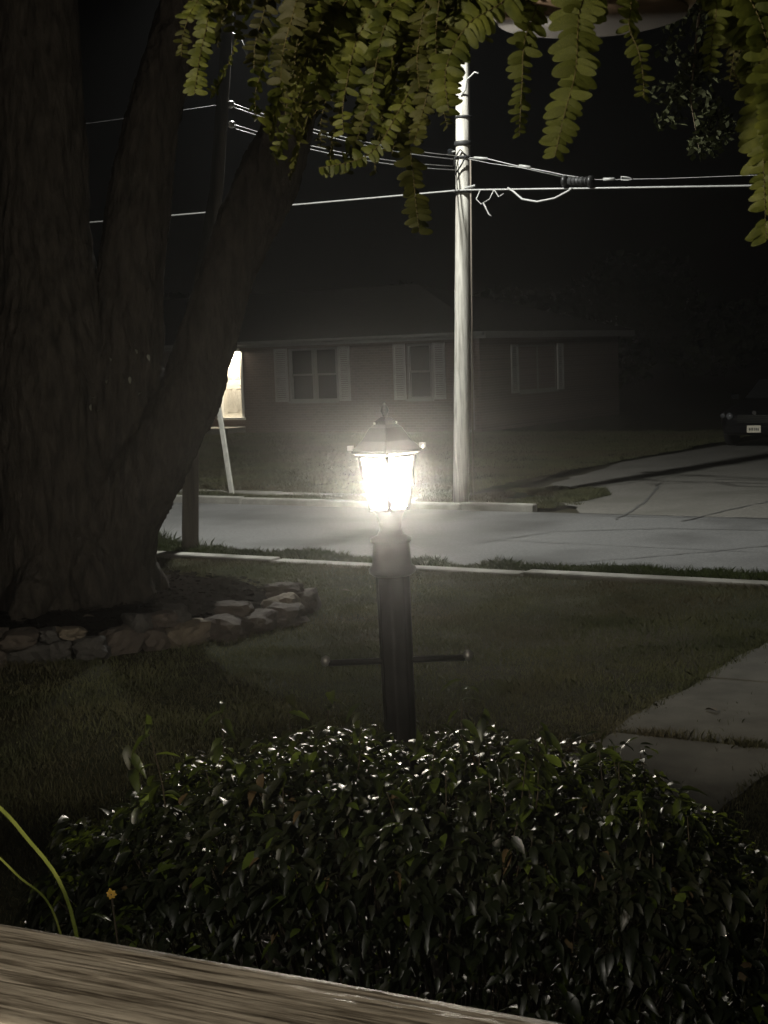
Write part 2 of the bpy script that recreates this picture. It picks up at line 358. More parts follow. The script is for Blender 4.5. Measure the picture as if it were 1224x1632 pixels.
# ------------------------------------------------------------------ grass (stuff): tapered blades, clumped
def vnoise(x, y, s, seed=0):
    gx = x * s + seed * 17.3; gy = y * s + seed * 9.1; ix = np.floor(gx).astype(int); iy = np.floor(gy).astype(int); fx = gx - ix; fy = gy - iy
    fx = fx * fx * (3 - 2 * fx); fy = fy * fy * (3 - 2 * fy)
    h = lambda a, b_: np.modf(np.abs(np.sin(a * 127.1 + b_ * 311.7) * 43758.5453))[0]
    return (h(ix, iy) * (1 - fx) + h(ix + 1, iy) * fx) * (1 - fy) + (h(ix, iy + 1) * (1 - fx) + h(ix + 1, iy + 1) * fx) * fy
def blades(name, xy, z, hmin, hmax, wd, m_, lean=.5):
    n = len(xy); V = np.zeros((n, 5, 3)); h = rng.uniform(hmin, hmax, n); a = rng.uniform(0, 2 * np.pi, n); la = rng.uniform(0, 2 * np.pi, n)
    ln = rng.uniform(.15, 1, n) * lean; h = h * (.55 + 1.1 * vnoise(xy[:, 0], xy[:, 1], 2.6, 8) ** 1.5)
    cx = np.cos(a) * wd; cy = np.sin(a) * wd; lx = np.cos(la) * ln * h; ly = np.sin(la) * ln * h
    for k, (s, t, w_) in enumerate([(0, 0, -1), (0, 0, 1), (.4, .62, .75), (1, 1, 0), (.4, .62, -.75)]):
        V[:, k, 0] = xy[:, 0] + cx * w_ + lx * s; V[:, k, 1] = xy[:, 1] + cy * w_ + ly * s; V[:, k, 2] = z + h * t * (1 - .25 * ln * s)
    Fq = np.arange(n * 5).reshape(n, 5)
    return np_mesh(name, V.reshape(-1, 3), Fq, m_, kind='stuff')
def in_view(x, y, dmin, dmax, lat=.30):
    d = x * F0.x + y * F0.y; l_ = x * R0.x + y * R0.y
    return (d > dmin) & (d < dmax) & (np.abs(l_) < lat * d + .4)
def scatter(n, x0, x1, y0, y1): return np.stack([rng.uniform(x0, x1, n), rng.uniform(y0, y1, n)], 1)
p = scatter(900000, -14, 1, 3.6, 13.08); x, y = p.T
keep = in_view(x, y, 4.2, 20, .29) & (np.hypot(x + 9.45, y - 9.55) > 2.1) & ~((x > -3.40) & (x < -2.28) & (rng.uniform(0, 1, len(x)) > .012))
keep &= rng.uniform(0, 1, len(x)) < (.25 + .85 * vnoise(x, y, 3) * vnoise(x, y, .9, 2) ** .5)
p = p[keep]
blades('lawn_grass', p, .0, .018, .055, .0022, M['grass'], .9)
# blades over the path edges and in its joint
e1 = np.stack([-3.40 + rng.normal(0, .035, 5200), rng.uniform(3, 13, 5200)], 1); e2 = np.stack([-2.31 + rng.normal(0, .03, 3600), rng.uniform(3, 13, 3600)], 1)
j1 = np.stack([rng.uniform(-3.4, -2.3, 500), 7.80 + rng.normal(0, .012, 500)], 1); j2 = np.stack([-3.1 + rng.normal(0, .06, 220), 7.81 + rng.normal(0, .03, 220)], 1)
j3 = np.stack([-2.56 + rng.normal(0, .05, 240), 7.80 + rng.normal(0, .03, 240)], 1)
blades('edge_grass', np.concatenate([e1, e2, j1, j2, j3]), .0, .02, .07, .0026, M['grass'], .9)
p = scatter(800000, -42, -10, 19.98, 37.4); x, y = p.T
keep = in_view(x, y, 15, 60, .28) & (rng.uniform(0, 1, len(x)) < (.2 + .9 * vnoise(x, y, 1.5, 5))) & (x < -11.5 - .25 * vnoise(x, y, 2, 4) + np.where(y < 22.2, .35 * (22.2 - y) / 2, 0))
blades('far_lawn_grass', p[keep], .0, .03, .085, .005, M['grass'], .9)
p = scatter(60000, -32, -8.9, 19.04, 19.74); x, y = p.T
blades('verge_grass', p[in_view(x, y, 15, 60) & ((x < -11.0) | (rng.uniform(0, 1, len(x)) < .25 * (vnoise(x, y, 3) > .5)))], .0, .03, .09, .005, M['grass'], .9)
p = scatter(40000, -11.1, -9.2, 19.3, 22.2); x, y = p.T
blades('patch_grass', p[(vnoise(x, y, 2.2, 3) > .46)], -.03, .03, .09, .005, M['grass'], .9)
# weeds along the near gutter, thicker in places, and the tuft by the dark pole
p = scatter(70000, -16, -1, 13.33, 13.85); x, y = p.T
wgt = .38 * (.4 + 1.0 * vnoise(x, y * 0, 1.3)) + .06
p2 = p[(y - 13.3 < wgt) & in_view(x, y, 8, 40, .29)]
blades('gutter_weeds', p2, -.03, .05, .15, .005, M['weeds'], .9)
t1 = np.stack([rng.normal(-11.95, .3, 2600), rng.normal(13.75, .16, 2600)], 1)
blades('pole_weeds', t1[t1[:, 1] > 13.36], -.03, .08, .26, .005, M['weeds'], .8)

# ------------------------------------------------------------------ house across the road
HY, HX1, HX0 = 37.58, -20.1, -46.0
house = thing('brick_house', 'dark low brick ranch house across the road with pale shutters and a lit door', 'house', (-30, HY, 0))
openings = [(-29.56, -28.52, .46, 2.58), (-26.72, -24.93, .98, 2.58), (-22.50, -21.66, .98, 2.58), (-37, -35.4, .98, 2.58)]
b = MB(); xs = sorted({HX0, HX1, *[o[0] for o in openings], *[o[1] for o in openings]})
for i in range(len(xs) - 1):
    op = [o for o in openings if o[0] <= xs[i] + 1e-6 and o[1] >= xs[i + 1] - 1e-6]
    if op:
        b.box(xs[i], HY, 0, xs[i + 1], HY + .25, op[0][2]); b.box(xs[i], HY, op[0][3], xs[i + 1], HY + .25, 2.72)
    else: b.box(xs[i], HY, 0, xs[i + 1], HY + .25, 2.72)
b.build('wall', M['brick'], house)
b = MB(); b.box(HX1 - .25, HY + .251, 0, HX1 - .002, HY + 10, 2.72); b.box(HX0, HY + 9.75, 0, HX1 - .251, HY + 10, 2.72); b.box(HX0, HY + .251, 0, HX0 + .25, HY + 9.749, 2.72)
b.build('wall', M['brick'], house)
# roof: low hip with overhang, fascia board under its edge
ov = .45; rx0, rx1, ry0, ry1 = HX0 - ov, HX1 + ov, HY - ov, HY + 10 + ov
b = MB(); b.add([(rx0, ry0, 2.86), (rx1, ry0, 2.86), (rx1, ry1, 2.86), (rx0, ry1, 2.86), (rx0 + 5.4, (ry0 + ry1) / 2, 4.6), (rx1 - 5.4, (ry0 + ry1) / 2, 4.6)],
                [(0, 1, 5, 4), (1, 2, 5), (2, 3, 4, 5), (3, 0, 4), (3, 2, 1, 0)])
b.build('roof', M['shingle'], house)
b = MB(); b.box(rx0 + .02, ry0 + .02, 2.66, rx1 - .02, ry0 + .05, 2.855); b.box(rx1 - .05, ry0 + .051, 2.66, rx1 - .02, ry1 - .02, 2.855)
b.build('fascia', M['fascia'], house)
b = MB(); b.box(rx0 + .03, ry0 + .052, 2.725, rx1 - .052, HY + .2, 2.745); b.box(HX1 - .2, HY + .21, 2.725, rx1 - .052, ry1 - .05, 2.745)
b.build('soffit', M['trim'], house)
b = MB(); b.tube([(rx0 + .05, ry0 - .05, 2.80), (rx1 - .05, ry0 - .05, 2.79)], .055, 8); b.build('gutter', M['trim'], house)
b = MB(); b.tube([(-20.32, HY - .4, 2.74), (-20.32, HY - .09, 2.5), (-20.32, HY - .06, 2.3), (-20.32, HY - .06, .1), (-20.3, HY - .3, .03)], .045, 6); b.build('downspout', M['trim'], house)
def window(x0, x1, z0, z1, mull, axis='x', base=HY):
    """frame, sashes and panes set into an opening of the front wall (axis x) or on the side wall (axis y)"""
    def bx(b, a0, d0, c0, a1, d1, c1):
        return b.box(a0, base + d0, c0, a1, base + d1, c1) if axis == 'x' else b.box(base - d1, a0, c0, base - d0, a1, c1)
    t = .06
    b = MB()
    bx(b, x0, -.03, z0, x0 + t, .12, z1); bx(b, x1 - t, -.03, z0, x1, .12, z1); bx(b, x0 + t, -.03, z1 - t, x1 - t, .12, z1); bx(b, x0 + t, -.03, z0, x1 - t, .12, z0 + t)
    for m_ in mull: bx(b, m_ - .055, -.03, z0 + t, m_ + .055, .12, z1 - t)
    fr = b.build('window', M['trim'], house)
    b = MB(); bx(b, x0 - .05, -.09, z0 - .06, x1 + .05, -.031, z0 - .003); b.build('sill', M['trim'], fr)
    cuts = [x0 + t] + [q for m_ in mull for q in (m_ - .055, m_ + .055)] + [x1 - t]; zm = (z0 + z1) / 2
    for i in range(0, len(cuts), 2):
        a, c = cuts[i] + .002, cuts[i + 1] - .002
        b = MB(); bx(b, a, .0, zm - .03, c, .06, zm + .03); bx(b, a, .0, zm + .03, a + .035, .06, z1 - t - .002); bx(b, c - .035, .0, zm + .03, c, .06, z1 - t - .002)
        bx(b, a, .03, z0 + t + .002, a + .035, .09, zm - .03); bx(b, c - .035, .03, z0 + t + .002, c, .09, zm - .03)
        b.build('sash', M['trim'], fr)
        b = MB(); bx(b, a + .036, .025, zm + .031, c - .036, .032, z1 - t - .003); b.build('pane', M['glassy'], fr)
        b = MB(); bx(b, a + .036, .055, z0 + t + .003, c - .036, .062, zm - .031); b.build('pane', M['glassy'], fr)
    return fr
def shutter(x0, x1, z0, z1, axis='x', base=HY):
    def bx(b, a0, d0, c0, a1, d1, c1):
        return b.box(a0, base + d0, c0, a1, base + d1, c1) if axis == 'x' else b.box(base - d1, a0, c0, base - d0, a1, c1)
    b = MB(); bx(b, x0, -.05, z0, x0 + .06, -.004, z1); bx(b, x1 - .06, -.05, z0, x1, -.004, z1)
    for z in (z0, (z0 + z1) / 2 - .04, z1 - .08): bx(b, x0 + .06, -.05, z, x1 - .06, -.004, z + .08)
    nn = 11
    for half in (0, 1):
        za = z0 + .08 if half == 0 else (z0 + z1) / 2 + .04; zb = (z0 + z1) / 2 - .04 if half == 0 else z1 - .08
        for k in range(nn):
            z = za + (zb - za) * (k + .15) / nn; bx(b, x0 + .06, -.04, z, x1 - .06, -.012, z + (zb - za) / nn * .7)
    b.build('shutter', M['shutter'], house)
window(-26.72, -24.93, .98, 2.58, [-25.80]); shutter(-27.27, -26.79, .96, 2.6); shutter(-24.90, -24.50, .96, 2.6)
window(-22.50, -21.66, .98, 2.58, []); shutter(-22.96, -22.56, .96, 2.6); shutter(-21.62, -21.22, .96, 2.6)
window(-37, -35.4, .98, 2.58, [-36.2])
window(40.0, 42.6, 1.05, 2.45, [41.3], 'y', HX1 - .03); shutter(39.5, 39.93, 1.03, 2.47, 'y', HX1 + .0); shutter(42.67, 43.1, 1.03, 2.47, 'y', HX1 + .0)
# recessed entry with panelled door, threshold, step and a lamp in the soffit of the recess
b = MB(); b.box(-29.56, HY + .26, .3, -28.52, HY + .40, 2.62); b.build('entry_wall', M['white_paint'], house)
dr = MB().box(-29.47, HY + .20, .50, -28.62, HY + .245, 2.50).build('door', M['door'], house, bevel=.004)
for (x0, x1, z0, z1) in [(-29.36, -29.10, 1.72, 2.36), (-28.99, -28.73, 1.72, 2.36), (-29.36, -29.10, .68, 1.42), (-28.99, -28.73, .68, 1.42)]:
    b = MB(); e = .03
    b.box(x0, HY + .192, z0, x1, HY + .1985, z0 + e); b.box(x0, HY + .192, z1 - e, x1, HY + .1985, z1); b.box(x0, HY + .192, z0 + e, x0 + e, HY + .1985, z1 - e); b.box(x1 - e, HY + .192, z0 + e, x1, HY + .1985, z1 - e)
    b.box(x0 + .06, HY + .19, z0 + .06, x1 - .06, HY + .1985, z1 - .06)
    b.build('panel', M['door'], dr)
MB().tube([(-28.70, HY + .198, 1.48), (-28.70, HY + .14, 1.48)], [.045, .05], 10).build('handle', M['brass'], dr, True)
MB().tube([(-28.70, HY + .198, 1.62), (-28.70, HY + .17, 1.62)], [.04, .04], 10).build('lock', M['brass'], dr, True)
b = MB(); b.box(-28.61, HY - .02, .50, -28.525, HY + .24, 2.575); b.box(-29.555, HY - .02, .50, -29.48, HY + .24, 2.575); b.box(-29.479, HY + .1, 2.505, -28.611, HY + .24, 2.575)
b.build('door_frame', M['white_paint'], house)
MB().box(-29.6, HY - .06, .42, -28.48, HY + .24, .498).build('threshold', M['white_paint'], house)
MB().box(-30.1, HY - 1.0, .0, -28.45, HY - .07, .21).build('step', M['concrete'], house, bevel=.015)
b = MB(); b.box(-29.44, HY - .07, 2.561, -28.62, HY - .003, 2.722); b.build('entry_lamp', M['white_paint'], house)
el = lamp('entry_light', 'AREA', (-29.03, HY - .03, 2.555), 125, (1, .89, .70), .02); el.data.shape = 'RECTANGLE'; el.data.size = .8; el.data.size_y = .07; el.rotation_euler = (R(10), 0, 0)

# ------------------------------------------------------------------ utility poles, street light
def pole(name, label, pts, r0, r1, m_):
    t = thing(name, label, 'utility pole', pts[0], 'utility poles')
    P = []; n = len(pts)
    for i in range(n - 1):
        for k in range(6): P.append(Vector(pts[i]).lerp(Vector(pts[i + 1]), k / 6))
    P.append(Vector(pts[-1]))
    rad = [r0 + (r1 - r0) * i / (len(P) - 1) + .004 * noise.noise((i * .7, r0 * 50, 0)) for i in range(len(P))]
    MB().tube(P, rad, 18).build('shaft', m_, t, True)
    return t
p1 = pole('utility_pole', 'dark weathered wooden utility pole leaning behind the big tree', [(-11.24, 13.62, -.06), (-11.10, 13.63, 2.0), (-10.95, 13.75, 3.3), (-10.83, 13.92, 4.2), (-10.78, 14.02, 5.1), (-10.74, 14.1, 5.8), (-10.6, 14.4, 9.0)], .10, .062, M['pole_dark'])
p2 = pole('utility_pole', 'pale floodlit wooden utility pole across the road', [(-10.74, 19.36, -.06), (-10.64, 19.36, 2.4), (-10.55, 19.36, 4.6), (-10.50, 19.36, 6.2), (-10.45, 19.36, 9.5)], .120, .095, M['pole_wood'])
def band(parent, c, r, z, h=.05, m_=M['black_rubber']):
    return MB().lathe([(r, z - h / 2), (r + .006, z - h / 2 + .006), (r + .006, z + h / 2 - .006), (r, z + h / 2)], c[0], c[1], 18).build('clamp', m_, parent, True)
band(p2, (-10.53, 19.36), .125, 5.25, .06); band(p2, (-10.535, 19.36), .128, 5.05, .03); band(p2, (-10.55, 19.36), .128, 4.56, .035); band(p2, (-10.51, 19.36), .12, 5.62, .03)
MB().tube([(-10.62, 19.22, 4.86), (-10.58, 19.20, 5.04), (-10.50, 19.215, 5.15), (-10.42, 19.25, 5.06), (-10.47, 19.21, 4.95), (-10.60, 19.20, 4.78)], .012, 6).build('loop_wire', M['black_rubber'], p2, True)
MB().lathe([(.025, 5.10), (.05, 5.115), (.03, 5.14), (.05, 5.165), (.02, 5.185)], -10.70, 19.28, 10).build('insulator', M['glassy'], p2, True)
MB().tube([(-10.62, 19.28, 5.14), (-10.72, 19.28, 5.14)], .012, 6).build('bracket', M['metal'], p2)
MB().tube([(-10.46, 19.26, 4.60), (-10.28, 19.24, 4.62)], .02, 8).build('bracket', M['metal'], p2)
MB().tube([(-10.49, 19.26, 5.9), (-10.40, 19.24, 5.98), (-10.36, 19.22, 6.12), (-10.30, 19.2, 6.14), (-10.22, 19.2, 6.2), (-10.16, 19.2, 6.17)], .012, 6).build('tail_wire', M['cable'], p2, True)
MB().tube([(-10.47, 19.25, .1), (-10.40, 19.25, 3), (-10.36, 19.26, 5.0)], .012, 6).build('ground_wire', M['pole_dark'], p2, True)
for z in (5.18, 4.95):
    MB().lathe([(.02, z - .04), (.045, z - .02), (.028, z), (.045, z + .02), (.02, z + .04)], -10.70, 14.10, 10).build('insulator', M['metal'], p1, True)
MB().tube([(-10.72, 14.15, 6.02), (-10.60, 14.2, 5.92), (-10.52, 14.22, 5.72)], .014, 6).build('tail_wire', M['cable'], p1, True)
# cobra head street light on the dark pole, reaching over the road, above the picture
SL = Vector((-10.95, 15.4, 8.35))
b = MB(); b.tube([(-10.63, 14.35, 8.1), (-10.75, 14.8, 8.42), (-10.92, 15.2, 8.5)], .03, 8); b.build('light_arm', M['metal'], p1, True)
b = MB(); b.tube([(-10.90, 15.12, 8.5), (-10.92, 15.25, 8.5), (-10.97, 15.55, 8.49), (-11.0, 15.72, 8.48)], [.05, .1, .12, .05], 12); b.build('street_light', M['metal'], p1, True)
sl = lamp('street_light_lamp', 'SPOT', SL, 4800, (.985, 1, .95), .09, SL + Vector((.04, .42, -1)), 150, .4)

# ------------------------------------------------------------------ overhead wires
def sag(a, b_, s, n=14):
    a = Vector(a); b_ = Vector(b_)
    return [a.lerp(b_, i / n) - Vector((0, 0, s * 4 * (i / n) * (1 - i / n))) for i in range(n + 1)]
b = MB(); b.tube(sag((-34, 19.2, 4.98), (-10.66, 19.22, 4.575), .04, 20) + sag((-10.45, 19.22, 4.57), (2.5, 19.15, 3.65), .02, 16), .0135, 8)
tag(b.build('overhead_cable', M['cable'], smooth=True), 'long pale telephone cable running behind the dark pole and past the floodlit pole', 'cable', 'overhead wires')
b = MB(); b.tube([(-9.72, 19.16, 4.53), (-9.62, 19.13, 4.47), (-9.48, 19.12, 4.35), (-9.25, 19.12, 4.295), (-8.98, 19.12, 4.32), (-8.78, 19.13, 4.40), (-8.72, 19.15, 4.44)], .016, 8)
tag(b.build('slack_cable', M['cable'], smooth=True), 'slack pale cable drooping in a shallow loop under the long telephone cable', 'cable', 'overhead wires')
b = MB(); b.tube([(-10.36, 19.24, 5.02), (-10.1, 19.22, 4.985), (-9.6, 19.2, 4.83), (-9.1, 19.2, 4.70), (-8.86, 19.2, 4.63), (-8.45, 19.2, 4.54)], .008, 6)
b.tube([(-10.36, 19.2, 5.0), (-10.0, 19.2, 4.90), (-9.5, 19.18, 4.79), (-8.86, 19.19, 4.60)], .005, 6)
b.tube([(-9.55, 19.2, 4.825), (-9.38, 19.2, 4.785)], .024, 6); b.tube([(-10.28, 19.23, 5.01), (-10.06, 19.22, 4.975)], .022, 6)
tag(b.build('service_wire', M['cable'], smooth=True), 'thin twisted wire sloping right from the floodlit pole to the ribbed enclosure', 'wire', 'overhead wires')
b = MB(); b.tube([(-8.44, 19.2, 4.535), (-8.2, 19.2, 4.51), (-7.85, 19.2, 4.485), (-7.4, 19.2, 4.45), (-6.5, 19.2, 4.4), (2, 19.2, 3.9)], .0045, 6); b.tube([(-8.02, 19.2, 4.535), (-7.92, 19.2, 4.515), (-7.85, 19.2, 4.485), (-7.92, 19.2, 4.475), (-8.02, 19.2, 4.49), (-8.02, 19.2, 4.535)], .008, 6); b.tube([(-8.28, 19.2, 4.52), (-8.12, 19.2, 4.51)], .024, 6)
tag(b.build('far_wire', M['cable'], smooth=True), 'thin wire running on to the right from the ribbed enclosure', 'wire', 'overhead wires')
enc = thing('splice_enclosure', 'dark ribbed splice case hanging on the wire right of the floodlit pole', 'splice case', (-8.65, 19.2, 4.5))
MB().tube([(-8.80, 19.2, 4.545), (-8.50, 19.2, 4.515)], .055, 14).build('case', M['black_rubber'], enc, True)
for xx in (-8.86, -8.47):
    MB().tube([(xx - .025, 19.2, 4.555 - (xx + 8.86) * .1), (xx + .025, 19.2, 4.55 - (xx + 8.86) * .1)], .078, 14).build('end_flange', M['black_metal'], enc, True)
for k in range(5):
    xx = -8.76 + k * .055; MB().tube([(xx, 19.2, 4.541 - .1 * (xx + 8.76)), (xx + .014, 19.2, 4.54 - .1 * (xx + 8.76))], .063, 14).build('rib', M['black_rubber'], enc, True)
b = MB(); b.tube([(-10.18, 19.2, 4.55), (-10.24, 19.18, 4.42), (-10.16, 19.17, 4.34), (-10.02, 19.17, 4.40), (-9.95, 19.18, 4.53)], .01, 6); b.tube([(-10.12, 19.17, 4.35), (-10.08, 19.17, 4.27), (-10.04, 19.17, 4.19), (-10.0, 19.17, 4.16)], .012, 6)
b.tube([(-9.95, 19.18, 4.53), (-9.88, 19.18, 4.42), (-9.80, 19.18, 4.46)], .008, 6)
tag(b.build('dangling_wire', M['cable'], smooth=True), 'short loose wire ends dangling from the telephone cable beside the floodlit pole', 'wire', 'overhead wires')
def street_pair(za, zb, label):
    b = MB()
    for dx, dz in ((0, 0), (.05, -.06)): b.tube(sag((-10.72 + dx, 14.12, za + dz), (-10.62 + dx, 19.3, zb + dz), .10), .0065, 6)
    tag(b.build('service_wire', M['cable'], smooth=True), label, 'wire', 'overhead wires')
street_pair(5.2, 5.08, 'upper pair of wires crossing the road between the two poles')
street_pair(4.96, 4.93, 'lower pair of wires crossing the road between the two poles')
b = MB(); b.tube(sag((-10.76, 14.08, 5.19), (-18, 9.5, 4.6), .1), .005, 6)
tag(b.build('house_drop', M['black_rubber'], smooth=True), 'thin dim wire leaving the dark pole towards the left behind the tree', 'wire', 'overhead wires')
# leaning white marker post by the far sidewalk
gp = thing('marker_post', 'thin white wooden post leaning on the far verge in front of the lit door', 'post', (-15.25, 19.66, 0))
a0, a1 = Vector((-15.25, 19.66, -.05)), Vector((-15.53, 19.66, 2.05)); d = (a1 - a0).normalized(); sx_ = Vector((1, 0, .13)).normalized(); b = MB(); v = []
for q in (a0, a1):
    for ux, uy in ((-1, -1), (1, -1), (1, 1), (-1, 1)): v.append(tuple(q + sx_ * .043 * ux + Vector((0, .02 * uy, 0))))
b.add(v, [(3, 2, 1, 0), (4, 5, 6, 7), (0, 1, 5, 4), (1, 2, 6, 5), (2, 3, 7, 6), (3, 0, 4, 7)]); b.build('stake', M['post_paint'], gp, bevel=.006)
MB().tube([(-15.50, 19.632, 1.85), (-15.50, 19.645, 1.85)], .02, 8).build('reflector', M['metal'], gp)

# ------------------------------------------------------------------ the big tree
tree = thing('maple_tree', 'huge dark three stemmed tree with furrowed bark inside the stone border', 'tree', (-9.15, 9.7, 0))
b = MB()
def smoothpath(pts, n=10):
    out = []; P = [Vector(q[:3]) for q in pts]; Rr = [q[3] for q in pts]
    for i in range(len(P) - 1):
        p0, p1_, p2_, p3 = P[max(i - 1, 0)], P[i], P[i + 1], P[min(i + 2, len(P) - 1)]
        for k in range(n):
            t = k / n
            q = .5 * ((2 * p1_) + (p2_ - p0) * t + (2 * p0 - 5 * p1_ + 4 * p2_ - p3) * t * t + (3 * p1_ - p0 - 3 * p2_ + p3) * t ** 3)
            out.append((q, Rr[i] + (Rr[i + 1] - Rr[i]) * t))
    out.append((P[-1], Rr[-1])); return [o[0] for o in out], [o[1] for o in out]
stems = [[(-9.42, 9.5, -.1, .66), (-9.40, 9.52, .5, .58), (-9.38, 9.55, 1.4, .52), (-9.40, 9.62, 2.4, .48), (-9.47, 9.68, 3.3, .41), (-9.53, 9.8, 5.4, .385), (-9.6, 9.95, 7.2, .33)],
         [(-9.1, 9.9, .2, .36), (-8.95, 9.95, 1.25, .34), (-8.88, 10.0, 2.1, .33), (-8.84, 10.1, 2.95, .285), (-8.70, 10.3, 4.3, .24), (-8.45, 10.6, 5.5, .215), (-8.25, 10.85, 7, .18)],
         [(-9.12, 9.68, .0, .43), (-8.96, 9.75, .7, .385), (-8.62, 9.95, 1.35, .32), (-8.37, 10.14, 1.83, .29), (-8.21, 10.31, 2.37, .265), (-8.09, 10.43, 2.85, .25), (-7.95, 10.58, 3.34, .245), (-7.76, 10.75, 3.85, .262), (-7.52, 10.96, 4.6, .22), (-7.1, 11.35, 6.2, .17)]]
for st in stems:
    P, Q = smoothpath(st); b.tube(P, Q, 24)
for a in range(8):      # root flare
    t = 2 * math.pi * a / 8 + .35; rr = .95 + .25 * math.sin(a * 2.3)
    b.tube([(-9.32 + .32 * math.cos(t), 9.58 + .28 * math.sin(t), .95), (-9.32 + .52 * math.cos(t), 9.58 + .5 * math.sin(t), .46), (-9.32 + .8 * rr * math.cos(t), 9.58 + .8 * rr * math.sin(t), .16)], [.16, .22, .12], 10)
tmp = b.build('trunk_source', None)
rm = tmp.modifiers.new('r', 'REMESH'); rm.mode = 'VOXEL'; rm.voxel_size = .024
smd = tmp.modifiers.new('s', 'SMOOTH'); smd.iterations = 8; smd.factor = .5
me = bpy.data.meshes.new_from_object(tmp.evaluated_get(bpy.context.evaluated_depsgraph_get())); me.name = 'trunk'
bpy.data.objects.remove(tmp)
nv_ = len(me.vertices); co = np.empty(nv_ * 3, dtype=np.float32); me.vertices.foreach_get('co', co); nr = np.empty(nv_ * 3, dtype=np.float32)
me.vertex_normals.foreach_get('vector', nr); co = co.reshape(-1, 3); nr = nr.reshape(-1, 3); dsp = np.empty(nv_)
for i_ in range(nv_):
    cx_, cy_, cz_ = map(float, co[i_]); wx_ = cx_ + .05 * noise.noise((cx_ * 4, cy_ * 4, cz_ * 3)); r_ = 1 - abs(noise.noise((wx_ * 10, cy_ * 10, cz_ * 1.5))) * 3.2; r2_ = 1 - abs(noise.noise((wx_ * 21, cy_ * 21, cz_ * 4.5))) * 2.6
    dsp[i_] = .016 * max(-.6, r_) + .014 * r2_ + .05 * noise.noise((cx_ * 1.6, cy_ * 1.6, cz_ * 1.3)) - .015
me.vertices.foreach_set('co', np.ascontiguousarray(co + nr * dsp[:, None], dtype=np.float32).ravel()); me.update()
link('trunk', me, M['bark'], tree, True)
def leaf_cards(name, centers, radii, n, size, m_, parent=None, kind='stuff', flat=.7):
    """leaf-sized bent quads spread through clumps"""
    k = rng.integers(0, len(centers), n); d = rng.normal(0, 1, (n, 3)); d /= np.linalg.norm(d, axis=1)[:, None]
    C_ = np.array(centers)[k] + d * (np.array(radii)[k] * rng.uniform(.2, 1, n) ** .5)[:, None] * np.array([1, 1, flat])
    a = rng.normal(0, 1, (n, 3)); a /= np.linalg.norm(a, axis=1)[:, None]; e = rng.normal(0, 1, (n, 3)); e -= a * (a * e).sum(1)[:, None]; e /= np.linalg.norm(e, axis=1)[:, None]
    s = (size * rng.uniform(.6, 1.3, n))[:, None]; nn = np.cross(a, e)
    V = np.stack([C_ - a * s, C_ + e * s * .55 + nn * s * .15, C_ + a * s, C_ - e * s * .55 + nn * s * .15], 1)
    return np_mesh(name, V.reshape(-1, 3), np.arange(n * 4).reshape(n, 4), m_, parent, kind)
cc = []; cr = []
for i in range(46):
    t = random.uniform(0, 6.28); r_ = random.uniform(.3, 3.3)
    cc.append((-9.7 + r_ * math.cos(t), 9.2 + r_ * math.sin(t), random.uniform(7.4, 10.8))); cr.append(random.uniform(.6, 1.1))
leaf_cards('crown', cc, cr, 16000, .085, M['crown_leaf'], tree)
b = MB()
for i in range(14):
    t = 6.28 * i / 14; s = random.choice([(-9.55, 9.9, 6.6), (-8.3, 10.7, 6.4), (-7.5, 11.1, 6)])
    b.tube([s, (-9.6 + 1.6 * math.cos(t), 9.4 + 1.6 * math.sin(t), 7.9), (-9.6 + 3.2 * math.cos(t), 9.4 + 3.2 * math.sin(t), 9.2)], [.1, .06, .02], 7)
b.build('branches', M['bark'], tree, True)
# little leaves sprouting from the trunk fork
def leaf_mesh(name, L, W, droop, fold, m_):
    v = []; fs = []; prof = [(0, .10), (.18, .72), (.42, 1.0), (.7, .74), (.9, .3), (1.0, .02)]
    for t, w_ in prof:
        z = -droop * t * t * L
        v += [(L * t, -W / 2 * w_, z + fold * w_ * W), (L * t, 0, z), (L * t, W / 2 * w_, z + fold * w_ * W)]
    for i in range(len(prof) - 1):
        q = 3 * i; fs += [(q, q + 3, q + 4, q + 1), (q + 1, q + 4, q + 5, q + 2)]
    me = bpy.data.meshes.new(name); me.from_pydata(v, [], fs); me.materials.append(m_); me.polygons.foreach_set('use_smooth', [True] * len(me.polygons)); return me
def frame(pos, axis, up, s=1.0):
    x_ = Vector(axis).normalized(); y_ = Vector(up).cross(x_)
    y_ = y_.normalized() if y_.length > 1e-4 else Vector((0, 1, 0)); z_ = x_.cross(y_)
    m_ = Matrix((x_ * s, y_ * s, z_ * s)).transposed().to_4x4(); m_.translation = Vector(pos); return m_
M['sprout'] = mat('sprout', (.16, .17, .13), (.3, .31, .26), 30, .5, transl=.2)  # caught light put into the leaf colour as a whitish tone
sp = leaf_mesh('sprout_leaf', .065, .028, .3, .2, M['sprout'])
for (px_, py_, pz_) in [(-8.68, 9.35, 1.95), (-8.72, 9.40, 2.08), (-8.60, 9.50, 2.28), (-8.62, 9.48, 2.1), (-8.5, 9.62, 2.12), (-8.45, 9.7, 1.98), (-8.66, 9.38, 1.84), (-8.75, 9.4, 1.9), (-8.46, 9.66, 2.35), (-8.40, 9.75, 2.3)]:
    o = bpy.data.objects.new('sprout', sp); col.objects.link(o); o.parent = tree; o.matrix_parent_inverse = WORLD[tree.name].inverted()
    o.matrix_basis = frame((px_, py_, pz_), (random.uniform(.2, 1), random.uniform(-1, -.3), random.uniform(-.9, .5)), (random.uniform(-.5, .5), random.uniform(-.5, .5), 1))

